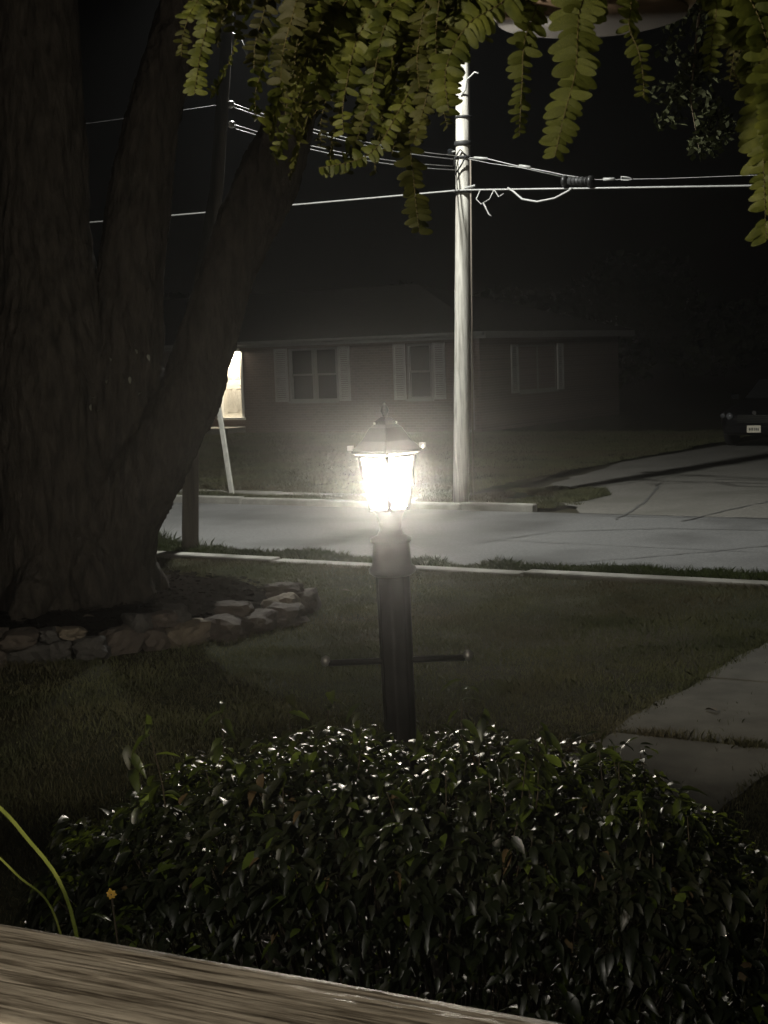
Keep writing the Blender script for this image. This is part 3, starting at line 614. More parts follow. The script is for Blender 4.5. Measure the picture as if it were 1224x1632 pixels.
# ------------------------------------------------------------------ stone border round the tree, mulch bed
b = MB(); n = 40; v = [(-9.45, 9.55, .17)]
for ring, (r_, z) in enumerate([(.9, .16), (1.6, .14), (1.84, .12), (2.02, .0)]):
    for k in range(n):
        t = 2 * math.pi * k / n; v.append((-9.45 + r_ * math.cos(t), 9.55 + r_ * math.sin(t), z + .03 * noise.noise((math.cos(t) * 3, math.sin(t) * 3, r_ * 4))))
fs = [(0, 1 + k, 1 + (k + 1) % n) for k in range(n)]
for ring in range(3):
    for k in range(n): fs.append((1 + ring * n + k, 1 + (ring + 1) * n + k, 1 + (ring + 1) * n + (k + 1) % n, 1 + ring * n + (k + 1) % n))
b.add(v, fs); b.build('mulch_bed', M['mulch'], smooth=True, kind='structure')
chips = scatter(9000, -11.6, -6.8, 7.3, 12.1); rr = np.hypot(chips[:, 0] + 9.45, chips[:, 1] - 9.55); chips = chips[rr < 1.9]; rr = rr[rr < 1.9]
nC = len(chips); a = rng.uniform(0, 6.28, nC); L_ = rng.uniform(.015, .05, nC); zz = .175 - .02 * rr + rng.uniform(0, .02, nC); V = np.zeros((nC, 4, 3))
for k, (s, t) in enumerate([(-1, -.3), (1, -.3), (1, .3), (-1, .3)]):
    V[:, k, 0] = chips[:, 0] + np.cos(a) * L_ * s - np.sin(a) * L_ * t; V[:, k, 1] = chips[:, 1] + np.sin(a) * L_ * s + np.cos(a) * L_ * t; V[:, k, 2] = zz + .012 * s * rng.uniform(-1, 1, nC) + .006 * t
np_mesh('mulch_chips', V.reshape(-1, 3), np.arange(nC * 4).reshape(nC, 4), M['mulch'], kind='stuff')
wall = thing('stone_border', 'low dry laid border of rough brown stones curving round the big tree', 'stone wall', (-7.6, 8.0, 0))
def rock(c, size, rot, seed, m_):
    bm = bmesh.new(); bmesh.ops.create_icosphere(bm, subdivisions=3, radius=1)
    for v_ in bm.verts:
        q = v_.co.copy(); k = 1 / max(abs(q.x), abs(q.y), abs(q.z)); q = q.lerp(q * k, .62)
        q *= 1 + .24 * noise.noise(q * 1.1 + Vector((seed * 3.7, seed, 0))) + .2 * noise.noise(q * 2.6 + Vector((seed, 0, 5))) + .07 * noise.noise(q * 7 + Vector((seed, 3, 5)))
        v_.co = Vector((q.x * size[0], q.y * size[1], q.z * size[2]))
    bmesh.ops.rotate(bm, verts=bm.verts, cent=(0, 0, 0), matrix=Matrix.Rotation(rot, 3, 'Z') @ Matrix.Rotation(random.uniform(-.2, .2), 3, 'X') @ Matrix.Rotation(random.uniform(-.15, .15), 3, 'Y'))
    me = bpy.data.meshes.new('stone'); bm.to_mesh(me); bm.free()
    o = link('stone', me, m_, wall); o.matrix_basis = Matrix.Translation(c); return o
sd = 0
for course in range(2):
    t = R(-112 + 5 * course)
    while t < R(27):
        ln = random.uniform(.11, .20) if course == 0 else random.uniform(.07, .15); sd += 1; r_ = 2.10 - .10 * course + random.uniform(-.10, .09) + .12 * math.sin(t * 3)
        t += ln / 2.35
        hgt = random.uniform(.085, .13) if course == 0 else random.uniform(.05, .085)
        if course == 1 and random.random() < (.35 if t < R(-20) else .7): t += ln / 2.35; continue
        rock((-9.45 + r_ * math.cos(t), 9.55 + r_ * math.sin(t), 0.08 if course == 0 else .21 + random.uniform(-.02, .02)), (ln, random.uniform(.11, .17), hgt), t + math.pi / 2 + random.uniform(-.25, .25), sd, M[random.choice(['stone', 'stone', 'stone_grey', 'stone_grey', 'stone_pale'])])
        t += ln / 2.35 * 1.12

# ------------------------------------------------------------------ lamp post
LX, LY = -3.578, 5.814
lp = thing('lamp_post', 'black fluted lamp post with lit four sided lantern and ladder bar beside the path', 'lamp post', (LX, LY, 0))
TILT = Matrix.Translation((LX, LY, 0)) @ Matrix.Rotation(-.014, 4, Vector((F0.x, F0.y, 0))) @ Matrix.Translation((-LX, -LY, 0))
def lpb(b, name, m_, parent=lp, smooth=False, bevel=0):
    b.v = [tuple(TILT @ Vector(v_)) for v_ in b.v]; return b.build(name, m_, parent, smooth, bevel=bevel)
# fluted shaft
b = MB(); n = 48; prof = [(-.05, .075), (.25, .074), (1.20, .080)]; v = []
for z, r_ in prof:
    for k in range(n):
        rr = r_ * (1 - .10 * abs(math.cos(4 * 2 * math.pi * k / n))); v.append((LX + rr * math.cos(2 * math.pi * k / n), LY + rr * math.sin(2 * math.pi * k / n), z))
b.add(v, [(i * n + k, i * n + (k + 1) % n, (i + 1) * n + (k + 1) % n, (i + 1) * n + k) for i in range(2) for k in range(n)])
lpb(b, 'shaft', M['black_metal'], smooth=True)
lpb(MB().lathe([(.15, .0), (.15, .06), (.12, .1), (.12, .32), (.10, .36), (.085, .40)], LX, LY, 20), 'base', M['black_metal'])
lpb(MB().lathe([(.086, 1.20), (.108, 1.215), (.110, 1.235), (.094, 1.25), (.090, 1.27), (.084, 1.35), (.096, 1.36), (.098, 1.375), (.062, 1.392), (.050, 1.42), (.052, 1.45), (.066, 1.49), (.082, 1.505), (.082, 1.512)], LX, LY, 24), 'collar', M['black_metal'], smooth=True)
# ladder bar with small ball ends (lamp light put in as paler metal), lying along the road direction
b = MB(); b.tube([(LX - .278, LY - .158, .80), (LX + .278, LY + .158, .80)], .0155, 10); bar = lpb(b, 'ladder_bar', M['black_metal'], smooth=True)
for s in (-1, 1):
    c = (LX + s * .288, LY + s * .164, .81); bb = MB()
    bb.lathe([(.004, c[2] - .026), (.019, c[2] - .018), (.025, c[2]), (.019, c[2] + .018), (.004, c[2] + .026)], c[0], c[1], 10); lpb(bb, 'ball_end', M['metal'], bar, True)
# lantern: corner towards the camera
A0 = math.atan2(-LY, -LX)
def ring4(h, z): return [(LX + h * math.cos(A0 + k * math.pi / 2), LY + h * math.sin(A0 + k * math.pi / 2), z) for k in range(4)]
ZB, ZT, HB, HT = 1.512, 1.755, .086, .125
lpb(MB().add(ring4(HB + .008, ZB - .012) + ring4(HB + .008, ZB + .006), [(3, 2, 1, 0), (4, 5, 6, 7)] + [(k, (k + 1) % 4, 4 + (k + 1) % 4, 4 + k) for k in range(4)]), 'lantern_floor', M['black_metal'])
lo, hi = ring4(HB, ZB + .007), ring4(HT, ZT)
for k in range(4):
    lpb(MB().tube([lo[k], hi[k]], .0105, 6), 'corner_bar', M['black_metal'])
    a, c = Vector(hi[k]), Vector(hi[(k + 1) % 4]); lpb(MB().tube([a, c], .006, 6), 'top_bar', M['black_metal'])
    P4 = [Vector(lo[k]), Vector(lo[(k + 1) % 4]), Vector(hi[(k + 1) % 4]), Vector(hi[k])]; cen = sum(P4, Vector()) / 4; nn = (P4[1] - P4[0]).cross(P4[3] - P4[0]).normalized()
    P4 = [cen + (q - cen) * .93 for q in P4]
    v = [tuple(q + nn * .0015) for q in P4] + [tuple(q - nn * .0015) for q in P4]
    lpb(MB().add(v, [(0, 1, 2, 3), (7, 6, 5, 4), (0, 4, 5, 1), (1, 5, 6, 2), (2, 6, 7, 3), (3, 7, 4, 0)]), 'pane', M['lantern_glass'])
rf = MB(); rg = [ring4(.150, 1.762), ring4(.163, 1.772), ring4(.163, 1.784), ring4(.115, 1.825), ring4(.075, 1.885), ring4(.05, 1.90), ring4(.05, 1.915), ring4(.018, 1.935)]
v = [q for r_ in rg for q in r_]; fs = [(3, 2, 1, 0)] + [(i * 4 + k, i * 4 + (k + 1) % 4, (i + 1) * 4 + (k + 1) % 4, (i + 1) * 4 + k) for i in range(len(rg) - 1) for k in range(4)] + [tuple(len(v) - 4 + k for k in range(4))]
roof = lpb(rf.add(v, fs), 'lantern_roof', M['black_metal'], bevel=.002)
lpb(MB().lathe([(.010, 1.93), (.012, 1.945), (.020, 1.96), (.014, 1.98), (.004, 1.995)], LX, LY, 10), 'finial', M['black_metal'], smooth=True)
for k in (1, 3):        # white tabs and studs painted as glints on the roof corners
    q = Vector(ring4(.165, 1.797)[k]); b = MB(); b.box(q.x - .011, q.y - .011, q.z - .011, q.x + .011, q.y + .011, q.z + .011); lpb(b, 'glint_tab', M['white_paint'], roof)
    q = Vector(ring4(.048, 1.905)[k]); b = MB(); b.box(q.x - .005, q.y - .005, q.z - .005, q.x + .005, q.y + .005, q.z + .005); lpb(b, 'glint_stud', M['white_paint'], roof)
lpb(MB().lathe([(.012, ZB + .006), (.016, ZB + .02), (.016, ZB + .072)], LX, LY, 10), 'socket', M['white_paint'])
ZC = ZB + .108
lpb(MB().lathe([(.008, ZC - BULB_R)] + [(BULB_R * math.cos(t), ZC + BULB_R * math.sin(t)) for t in np.linspace(-1.2, 1.2, 9)] + [(.008, ZC + BULB_R)], LX, LY, 16), 'bulb', M['bulb'], smooth=True)

# ------------------------------------------------------------------ dark car on the side road
car = thing('parked_car', 'black parked car seen front on at the far end of the side road', 'car', (-10.2, 34, -.036))
CX, CY = -10.35, 32.0       # front bumper centre, car runs away along +y
prof = [(.0, .30, .62), (.08, .26, .70), (.35, .22, .78), (1.15, .2, .92), (1.35, .2, .96), (4.1, .22, .98), (4.45, .25, .93), (4.55, .35, .75)]
b = MB(); v = []
for yy, z0, z1 in prof:
    hw = .88 - (.22 if yy < .05 else .10 if yy < .2 else 0) - (.1 if yy > 4.5 else 0)
    v += [(CX - hw * .92, CY + yy, z0), (CX - hw, CY + yy, (z0 + z1) / 2), (CX - hw * .95, CY + yy, z1 - .04), (CX - hw * .72, CY + yy, z1), (CX + hw * .72, CY + yy, z1), (CX + hw * .95, CY + yy, z1 - .04), (CX + hw, CY + yy, (z0 + z1) / 2), (CX + hw * .92, CY + yy, z0)]
N8 = 8; fs = [(i * 8 + k, i * 8 + (k + 1) % 8, (i + 1) * 8 + (k + 1) % 8, (i + 1) * 8 + k) for i in range(len(prof) - 1) for k in range(8)] + [tuple(range(7, -1, -1)), tuple(56 + k for k in range(8))]
b.add(v, fs); body = b.build('body', M['car_paint'], car, True, bevel=.03)
cp = [(1.35, .72, .965), (2.15, .58, 1.42), (3.1, .57, 1.43), (3.95, .70, .985)]
b = MB(); v = []
for yy, hw, z in cp: v += [(CX - hw, CY + yy, z), (CX + hw, CY + yy, z)]
v += [(CX - .74, CY + 1.36, .94), (CX + .74, CY + 1.36, .94), (CX - .74, CY + 3.94, .94), (CX + .74, CY + 3.94, .94)]
b.add(v, [(2, 3, 5, 4), (0, 2, 4, 6), (1, 7, 5, 3), (0, 1, 3, 2), (4, 5, 7, 6)]); b.build('cabin', M['car_paint'], car, bevel=.02)
b = MB(); b.add([(CX - .66, CY + 1.395, 1.0), (CX + .66, CY + 1.395, 1.0), (CX + .53, CY + 2.08, 1.39), (CX - .53, CY + 2.08, 1.39), (CX - .66, CY + 1.37, 1.01), (CX + .66, CY + 1.37, 1.01), (CX + .53, CY + 2.055, 1.40), (CX - .53, CY + 2.055, 1.40)], [(4, 5, 6, 7), (3, 2, 1, 0), (0, 1, 5, 4), (1, 2, 6, 5), (2, 3, 7, 6), (3, 0, 4, 7)])
b.build('windshield', M['glassy'], car)
for s in (-1, 1):
    b = MB(); X0 = CX + s * .70; b.add([(X0 + s * .02, CY + 1.62, 1.0), (X0 + s * .02, CY + 3.6, 1.0), (CX + s * .60, CY + 3.05, 1.38), (CX + s * .61, CY + 2.2, 1.38), (X0, CY + 1.62, 1.0), (X0, CY + 3.6, 1.0), (CX + s * .585, CY + 3.05, 1.38), (CX + s * .59, CY + 2.2, 1.38)], [(0, 1, 2, 3), (7, 6, 5, 4), (0, 4, 5, 1), (1, 5, 6, 2), (2, 6, 7, 3), (3, 7, 4, 0)])
    b.build('side_window', M['glassy'], car)
    b = MB(); b.tube([(CX + s * .56, CY + .0, .66), (CX + s * .56, CY - .035, .665)], [.085, .07], 12); b.tube([(CX + s * .74, CY + .12, .67), (CX + s * .75, CY + .06, .67)], [.06, .05], 10)
    b.build('headlight', M['lens'], car, True)
    b = MB(); b.box(CX + s * .93 - .09, CY + 1.45, .98, CX + s * .93 + .09, CY + 1.53, 1.10); b.build('mirror', M['car_paint'], car, bevel=.02)
    for yy in (.85, 3.65):
        wx = CX + s * .80; wh = MB().tube([(wx - .1, CY + yy, .29), (wx - .08, CY + yy, .29), (wx + .08, CY + yy, .29), (wx + .1, CY + yy, .29)], [.29, .325, .325, .29], 20).build('wheel', M['tyre'], car, True)
        MB().tube([(wx + s * .095, CY + yy, .29), (wx + s * .112, CY + yy, .29)], [.21, .16], 16).build('rim', M['chrome'], wh)
b = MB()
for k in range(4): b.box(CX - .38, CY - .022, .52 + k * .045, CX + .38, CY + .0, .535 + k * .045)
b.build('grille', M['chrome'], car)
MB().tube([(CX, CY - .026, .73), (CX, CY - .005, .735)], .05, 12).build('badge', M['chrome'], car)
b = MB(); b.box(CX - .70, CY - .05, .28, CX + .70, CY + .07, .44); b.build('bumper', M['car_paint'], car, bevel=.03)
pl = MB().box(CX - .155, CY - .066, .30, CX + .155, CY - .052, .455).build('licence_plate', M['plate'], car, bevel=.003)
b = MB()
for k in range(6): b.box(CX - .105 + k * .036 + (.012 if k > 2 else 0), CY - .0685, .345, CX - .084 + k * .036 + (.012 if k > 2 else 0), CY - .0665, .405)
b.build('plate_marks', M['black_rubber'], pl)

# ------------------------------------------------------------------ porch railing (weathered cap board)
ang = math.atan2(.06, .62)
rail = thing('porch_railing', 'weathered grey brown wooden porch rail board running along the bottom', 'railing', (-.8, .94, 1.65))
RM = Matrix.Translation((-.8, .957, 1.65)) @ Matrix.Rotation(ang, 4, 'Z')
me = bpy.data.meshes.new('rail_cap'); bm = bmesh.new(); bmesh.ops.create_grid(bm, x_segments=720, y_segments=72, size=.5)
for v_ in bm.verts:
    x_, y_ = v_.co.x * 3.6, v_.co.y * .185; e = min(1, (.0925 - abs(y_)) / .012)
    ys_ = y_ + .004 * noise.noise((x_ * 5, y_ * 8, 7)); g1 = noise.noise((x_ * 4, ys_ * 95, 1)); g2 = noise.noise((x_ * 9, ys_ * 210, 2)); g3 = noise.noise((x_ * 40, ys_ * 160, 4))
    z_ = -.004 * (1 - e) ** 2 - .0007 * max(0, g1 + .05) - .00035 * abs(g2) - .00015 * g3 - .0006 * max(0, noise.noise((x_ * 2.2, y_ * 30, 9)) - .15) * 4 - (.0025 if abs(y_) > .09 else 0)
    y_ += .0018 * noise.noise((x_ * 14, 3, 1 if y_ > 0 else 2)) * (1 - e)
    v_.co = Vector((x_, y_, z_))
g = bmesh.ops.extrude_edge_only(bm, edges=[e for e in bm.edges if e.is_boundary]); 
for v_ in [q for q in g['geom'] if isinstance(q, bmesh.types.BMVert)]: v_.co.z = -.038
bm.to_mesh(me); bm.free()
cap = link('rail_cap', me, M['rail_wood'], rail, True); cap.matrix_basis = RM
sheet('porch_floor', [(-3.2, -2.5), (3, -2.5), (3, 1.1), (-3.2, .66)], .6, M['rail_wood'])
b = MB(); b.box(-1.75, -.06, -1.72, 1.75, .06, -.0395); o = b.build('porch_shade_wall', M['concrete'], kind='structure'); o.matrix_basis = RM  # unseen solid wall added to keep lamp light off the shrub's front

# ------------------------------------------------------------------ clipped shrub with glossy leaves
shrub = thing('shrub', 'rounded glossy leaved shrub filling the foreground behind the wooden rail', 'shrub', (-1.95, 3.44, 0))
BU = Vector((.93, .37, 0)).normalized(); BV = Vector((-BU.y, BU.x, 0)); BC = Vector((-1.99, 3.406, 0))
ps = [-1.3, -1.12, -1.0, -.9, -.78, -.66, -.49, -.14, .2, .34, .48, .6, .7, .8, .9, 1.1, 1.62]; pz = [.5, .83, .90, .955, 1.04, 1.065, 1.10, 1.105, 1.09, 1.075, 1.05, .985, .905, .825, .75, .6, .25]
leaf_var = [leaf_mesh('shrub_leaf', .066, .028, .42, .22, M['leaf']), leaf_mesh('shrub_leaf', .056, .026, .5, .18, M['leaf_old']), leaf_mesh('shrub_leaf', .070, .026, .6, .25, M['leaf']), leaf_mesh('shrub_leaf', .047, .024, .25, .15, M['leaf']), leaf_mesh('shrub_leaf', .066, .034, .3, .13, M['leaf_bright']), leaf_mesh('shrub_leaf', .056, .027, .75, .3, M['leaf_dead'])]
LF = []       # (score, variant, matrix)
def bush_leaf(P, out, droop, score, var=None, s=None):
    ax = Vector((out.x, out.y, 0)) * random.uniform(.4, 1.1) + Vector((random.gauss(0, .6), random.gauss(0, .6), droop + random.gauss(0, .22)))
    up = Vector((random.gauss(0, .26), random.gauss(0, .26), 1))
    LF.append((score, random.choice([0, 0, 1, 1, 2, 3]) if var is None else var, frame(P, ax, up, s or random.uniform(.5, 1.12))))
for i in range(10500):
    s = random.uniform(-1.1, 1.56); top = float(np.interp(s, ps, pz)) + .045 * noise.noise((s * 5, 2, 1)); q = random.random()
    half = .60 * (1 - min(1, abs((s - .2) / 1.38)) ** 4.0) ** .5
    if q < .62:      # top skin
        tt = random.uniform(-1, 1); t = tt * half; z = top - (.20 if tt < 0 else .08) * abs(tt) ** 3 - abs(random.gauss(0, .07)) + .07 * noise.noise((s * 7, t * 7, 4)); dr = -.02; dpt = top - z
    else:            # camera side and the inside
        z = random.uniform(.12, 1.0) ** .7 * (top - .05); t = -half * (1 - .25 * max(0, (z - top + .4) / .4) ** 2) + abs(random.gauss(0, .13)); dr = -.12; dpt = .15
        if random.random() < .45: t = random.uniform(-half, half)
    P = BC + BU * s + BV * t + Vector((0, 0, z))
    out = (BU * (s * .35) + BV * (-1 if t < 0.1 else .7)).normalized()
    depth = P.x * F0.x + P.y * F0.y
    sc_ = -abs(dpt - .02) * 2 - (depth - 3.4) * .3 + random.gauss(0, .12) - (0 if s < 1.35 else 5) - (max(0, .75 - z) * 2)
    bush_leaf(P, out, dr, sc_, 4 if random.random() < .05 else 5 if random.random() < .008 else None)
# taller shoots above the clipped top
tw = MB()
for (s, h, ln) in [(k_[0] * 1.3, k_[1] * 1.3, k_[2] * 1.3) for k_ in [(-.53, .10, .02), (-.55, .12, -.03), (-.28, .10, .05), (-.33, .09, .01), (-.20, .08, .03), (0.02, .12, .03), (.06, .10, .05), (.16, .09, .05), (.2, .1, .03), (.34, .09, -.01), (.36, .07, .03), (-.62, .07, -.02), (.5, .05, .02), (.62, .05, .02), (.74, .08, .03), (.44, .06, 0)]] + [(random.uniform(-.75, 1.0), random.uniform(-.03, .07), random.uniform(-.05, .05)) for q_ in range(34)]:
    z0 = float(np.interp(s, ps, pz)); t0 = random.uniform(-.38, .3); base = BC + BU * s + BV * t0 + Vector((0, 0, z0 - .19)); tip = base + BU * ln + Vector((random.uniform(-.02, .02), 0, .19 + h))
    tw.tube([base, base.lerp(tip, .6) + BU * .01, tip], [.0022, .0018, .001], 5)
    for k in range(11):
        q = base.lerp(tip, .35 + .65 * k / 8); a = random.uniform(0, 6.28); bush_leaf(q, Vector((math.cos(a), math.sin(a), 0)), random.uniform(-.5, .2), 1.0 + random.random(), 4 if random.random() < .12 else None, random.uniform(.7, 1.2))
for i in range(240):   # woody stems
    s = random.uniform(-1.1, 1.45); t = random.uniform(-.46, .46); top = float(np.interp(s, ps, pz)); b0 = BC + BU * s * .55 + BV * t * .4; tip = BC + BU * s + BV * t + Vector((0, 0, top - random.uniform(.03, .3)))
    tw.tube([b0, b0.lerp(tip, .5) + Vector((random.uniform(-.04, .04), random.uniform(-.04, .04), .05)), tip], [.006, .004, .0015], 5)
tw.build('stems', M['twig'], shrub, kind='stuff')
LF.sort(key=lambda q: -q[0])
for sc_, vi, mt in LF[:300]:
    o = bpy.data.objects.new('leaf', leaf_var[vi]); col.objects.link(o); o.parent = shrub; o.matrix_parent_inverse = WORLD[shrub.name].inverted(); o.matrix_basis = mt
for vi in range(6):
    rest = [q[2] for q in LF[300:] if q[1] == vi]; me = leaf_var[vi]; nv = len(me.vertices); co = np.empty(nv * 3, dtype=np.float32); me.vertices.foreach_get('co', co); co = np.c_[co.reshape(-1, 3), np.ones(nv)]
    T = np.array([np.array(q) for q in rest]); V = np.einsum('nij,vj->nvi', T, co)[:, :, :3].reshape(-1, 3); fq = np.array([list(pp.vertices) for pp in me.polygons]); Fq = (fq[None] + (np.arange(len(rest)) * nv)[:, None, None]).reshape(-1, 4)
    np_mesh('foliage', V, Fq, me.materials[0], shrub, 'stuff', True)

# strap leaved plant and a yellow flower at the left end of the shrub
sp_ = thing('strap_leaf_plant', 'long arching yellow green strap leaves at the lower left behind the rail', 'plant', (-1.66, 1.66, 0))
def strap(pts, w0):
    P, Q = smoothpath([(*q, w0) for q in pts], 8); v = []; n = len(P)
    for i, p in enumerate(P):
        d = (P[min(i + 1, n - 1)] - P[max(0, i - 1)]).normalized(); sd_ = d.cross(FW).normalized(); wd = w0 * (.55 + .45 * math.sin(min(1, i / n * 1.6 + .3) * 1.57)) * (1 - max(0, i / n - .75) * 3.4)
        v += [tuple(p - sd_ * wd), tuple(p + FW * wd * .5), tuple(p + sd_ * wd)]
    return MB().add(v, [f for i in range(n - 1) for f in ((3 * i, 3 * i + 1, 3 * i + 4, 3 * i + 3), (3 * i + 1, 3 * i + 2, 3 * i + 5, 3 * i + 4))]).build('strap_leaf', M['strap'], sp_, True)
strap([(-1.64, 1.70, .0), (-1.63, 1.66, .9), (-1.62, 1.64, 1.33), (-1.655, 1.575, 1.50), (-1.70, 1.50, 1.60), (-1.78, 1.42, 1.68)], .0030)
strap([(-1.66, 1.70, .0), (-1.64, 1.66, .9), (-1.63, 1.62, 1.32), (-1.66, 1.56, 1.44), (-1.71, 1.49, 1.53), (-1.8, 1.4, 1.60)], .0017)
strap([(-1.70, 1.68, .0), (-1.68, 1.64, .9), (-1.67, 1.60, 1.29), (-1.70, 1.56, 1.35), (-1.76, 1.5, 1.4), (-1.85, 1.4, 1.45)], .0020)
fl = thing('yellow_flower', 'small yellow flower at the left end of the shrub', 'flower', (-2.30, 2.62, .0))
FC = Vector((-2.32, 2.47, .995))
MB().tube([(-2.34, 2.55, 0), (-2.33, 2.52, .6), FC], [.004, .003, .002], 6).build('stem', M['twig'], fl, True)
pm = leaf_mesh('petal', .013, .010, .35, .12, M['petal'])
for k in range(7):
    t = 6.28 * k / 7; o = bpy.data.objects.new('petal', pm); col.objects.link(o); o.parent = fl; o.matrix_parent_inverse = WORLD[fl.name].inverted()
    ax = RT * math.cos(t) + UP * math.sin(t) * .8 - FW * .25; o.matrix_basis = frame(FC, ax, -FW + UP * .3, random.uniform(.8, 1.1))
fm = leaf_mesh('flower_leaf', .05, .025, .4, .2, M['leaf_bright'])
for k in range(16):
    t = random.uniform(0, 6.28); o = bpy.data.objects.new('leaf', fm); col.objects.link(o); o.parent = fl; o.matrix_parent_inverse = WORLD[fl.name].inverted()
    o.matrix_basis = frame(FC + Vector((random.gauss(0, .04), random.gauss(0, .04), -random.uniform(.03, .2))), (math.cos(t), math.sin(t), random.uniform(-.6, .1)), (0, 0, 1), random.uniform(.6, 1.1))

# fallen leaves on path and lawn
fleaf = leaf_mesh('fallen_leaf', .10, .05, .2, .25, M['stone_pale'])
for (x_, y_, z_, a, lb) in [(-2.97, 8.42, .036, 2.6, 'curled dry leaf lying on the pale path slab'), (-6.05, 9.5, .05, .4, 'dry leaf lying on the lawn just right of the stone border'), (-7.3, 10.9, .16, .3, 'thin pale leaf at the far end of the stone border'), (-8.5, 8.9, .18, 1.0, 'pale leaf on the mulch near the tree foot')]:
    o = bpy.data.objects.new('fallen_leaf', fleaf); col.objects.link(o); o.matrix_basis = frame((x_, y_, z_), (math.cos(a), math.sin(a), .1), (.2, .1, 1)); tag(o, lb, 'leaf', 'fallen leaves')

# ------------------------------------------------------------------ hanging fern basket
def hang(r, u, f):      # metres to the right, up and away from the basket's saucer
    return PC + R0 * r + U0 * u + F0 * f
PC = Vector((-.545, 1.245, 2.50))
fern = thing('hanging_fern', 'hanging basket of drooping yellow green fern fronds at the top of the view', 'hanging plant', PC)
MB().lathe([(.055, 2.492), (.088, 2.497), (.096, 2.508), (.098, 2.516), (.092, 2.517), (.085, 2.507), (.05, 2.503)], PC.x, PC.y, 40).build('saucer', M['pot'], fern, True)
MB().lathe([(.083, 2.4905), (.0835, 2.4935), (.02, 2.4945)], PC.x, PC.y, 40).build('saucer_shade', M['pot_shade'], fern, True)  # dark disc added as shade under the saucer, rim left pale
MB().lathe([(.060, 2.512), (.068, 2.52), (.085, 2.60), (.100, 2.68), (.106, 2.682), (.106, 2.70), (.096, 2.70), (.09, 2.66)], PC.x, PC.y, 40).build('pot', M['pot'], fern, True)
for k in range(3):
    t = 2.1 * k; MB().tube([(PC.x + .1 * math.cos(t), PC.y + .1 * math.sin(t), 2.69), (PC.x, PC.y, 3.15)], .0012, 5).build('hanger_wire', M['metal'], fern)
for k in range(5):
    t = AZ + math.pi - .75 + .32 * k; q = Vector((PC.x + .0965 * math.cos(t), PC.y + .0965 * math.sin(t), 2.5085)); d = Vector((-math.sin(t), math.cos(t), 0))
    b = MB(); b.tube([q - d * .011, q + d * .011], .0022, 6); b.build('drain_slot', M['black_rubber'], fern)
def pinna_mesh(name, m_, bend):
    v = []; fs = []; prof = [(0, .5), (.12, .92), (.35, 1), (.6, .95), (.8, .78), (.93, .48), (1, .12)]
    for t, w_ in prof:
        c = bend * t * t; z = -.16 * t * t
        v += [(t, -.5 * .46 * w_ + c, z - .02 * w_), (t, c, z + .015), (t, .5 * .46 * w_ + c, z - .02 * w_)]
    for i in range(len(prof) - 1):
        q = 3 * i; fs += [(q, q + 3, q + 4, q + 1), (q + 1, q + 4, q + 5, q + 2)]
    me = bpy.data.meshes.new(name); me.from_pydata(v, [], fs); me.materials.append(m_); me.polygons.foreach_set('use_smooth', [True] * len(me.polygons)); return me
PIN = {k: [pinna_mesh('pinna', M[k], b_) for b_ in (.05, .14, -.06)] for k in ('fern', 'fern_shaded', 'fern_deep_shade')}
pin_count = 0
def frond(pts, Lmax, spacing, face, m_='fern', detail=False, t0=.0, tipk=1.0, twist=0.0, jit=.28):
    """pts: control points from crown to tip; pinnae alternate on both sides of the rachis in the plane facing `face`"""
    global pin_count
    P, _ = smoothpath([(*q, 0) for q in pts], 12); n = len(P)
    seg = [0]
    for i in range(1, n): seg.append(seg[-1] + (P[i] - P[i - 1]).length)
    tot = seg[-1]; rad = [.0011 * (1 - .7 * s / tot) for s in seg]
    mb = MB().tube(P, rad, 5); fr = mb.build('frond', M['rachis'], fern, True)
    stuff = []; s = tot * t0; k = 0
    while s < tot:
        i = next(j for j in range(1, n) if seg[j] >= s - 1e-9); u = (s - seg[i - 1]) / max(1e-9, seg[i] - seg[i - 1]); p = P[i - 1].lerp(P[i], u); d = (P[i] - P[i - 1]).normalized()
        fr_ = s / tot; L = Lmax * min(1, .55 + fr_ * 2.2) * (1 - max(0, fr_ - .35) / .65 * .85 * tipk) * random.uniform(.62, 1.15)
        f_ = (Vector(face) + d.cross(Vector(face)) * twist * math.sin(fr_ * 5)).normalized(); sd_ = d.cross(f_).normalized() * (1 if k % 2 else -1)
        ax = sd_ + d * random.uniform(.15, .5) + f_ * random.gauss(0, jit); up = f_ + d * random.gauss(.25, jit)
        mt = frame(p, ax, up, max(.004, L)); me = random.choice(PIN[m_])
        if detail and pin_count < 296:
            o = bpy.data.objects.new('pinna', me); col.objects.link(o); o.parent = fr; o.matrix_basis = mt; pin_count += 1
        else: stuff.append((me, mt))
        s += spacing / 2 * (1 - .45 * fr_); k += 1
    if stuff:
        V = []; Fs = []
        for me, mt in [q_ for q_ in stuff if random.random() > .05]:
            o_ = len(V); V += [tuple(mt @ v_.co) for v_ in me.vertices]; Fs += [tuple(i + o_ for i in pp.vertices) for pp in me.polygons]
        mb = MB(); mb.v = V; mb.f = Fs; mb.build('pinnae', M[m_], fr, True, kind='stuff')
    return fr
CAMF = -FW
crown_c = PC + Vector((0, 0, .2))
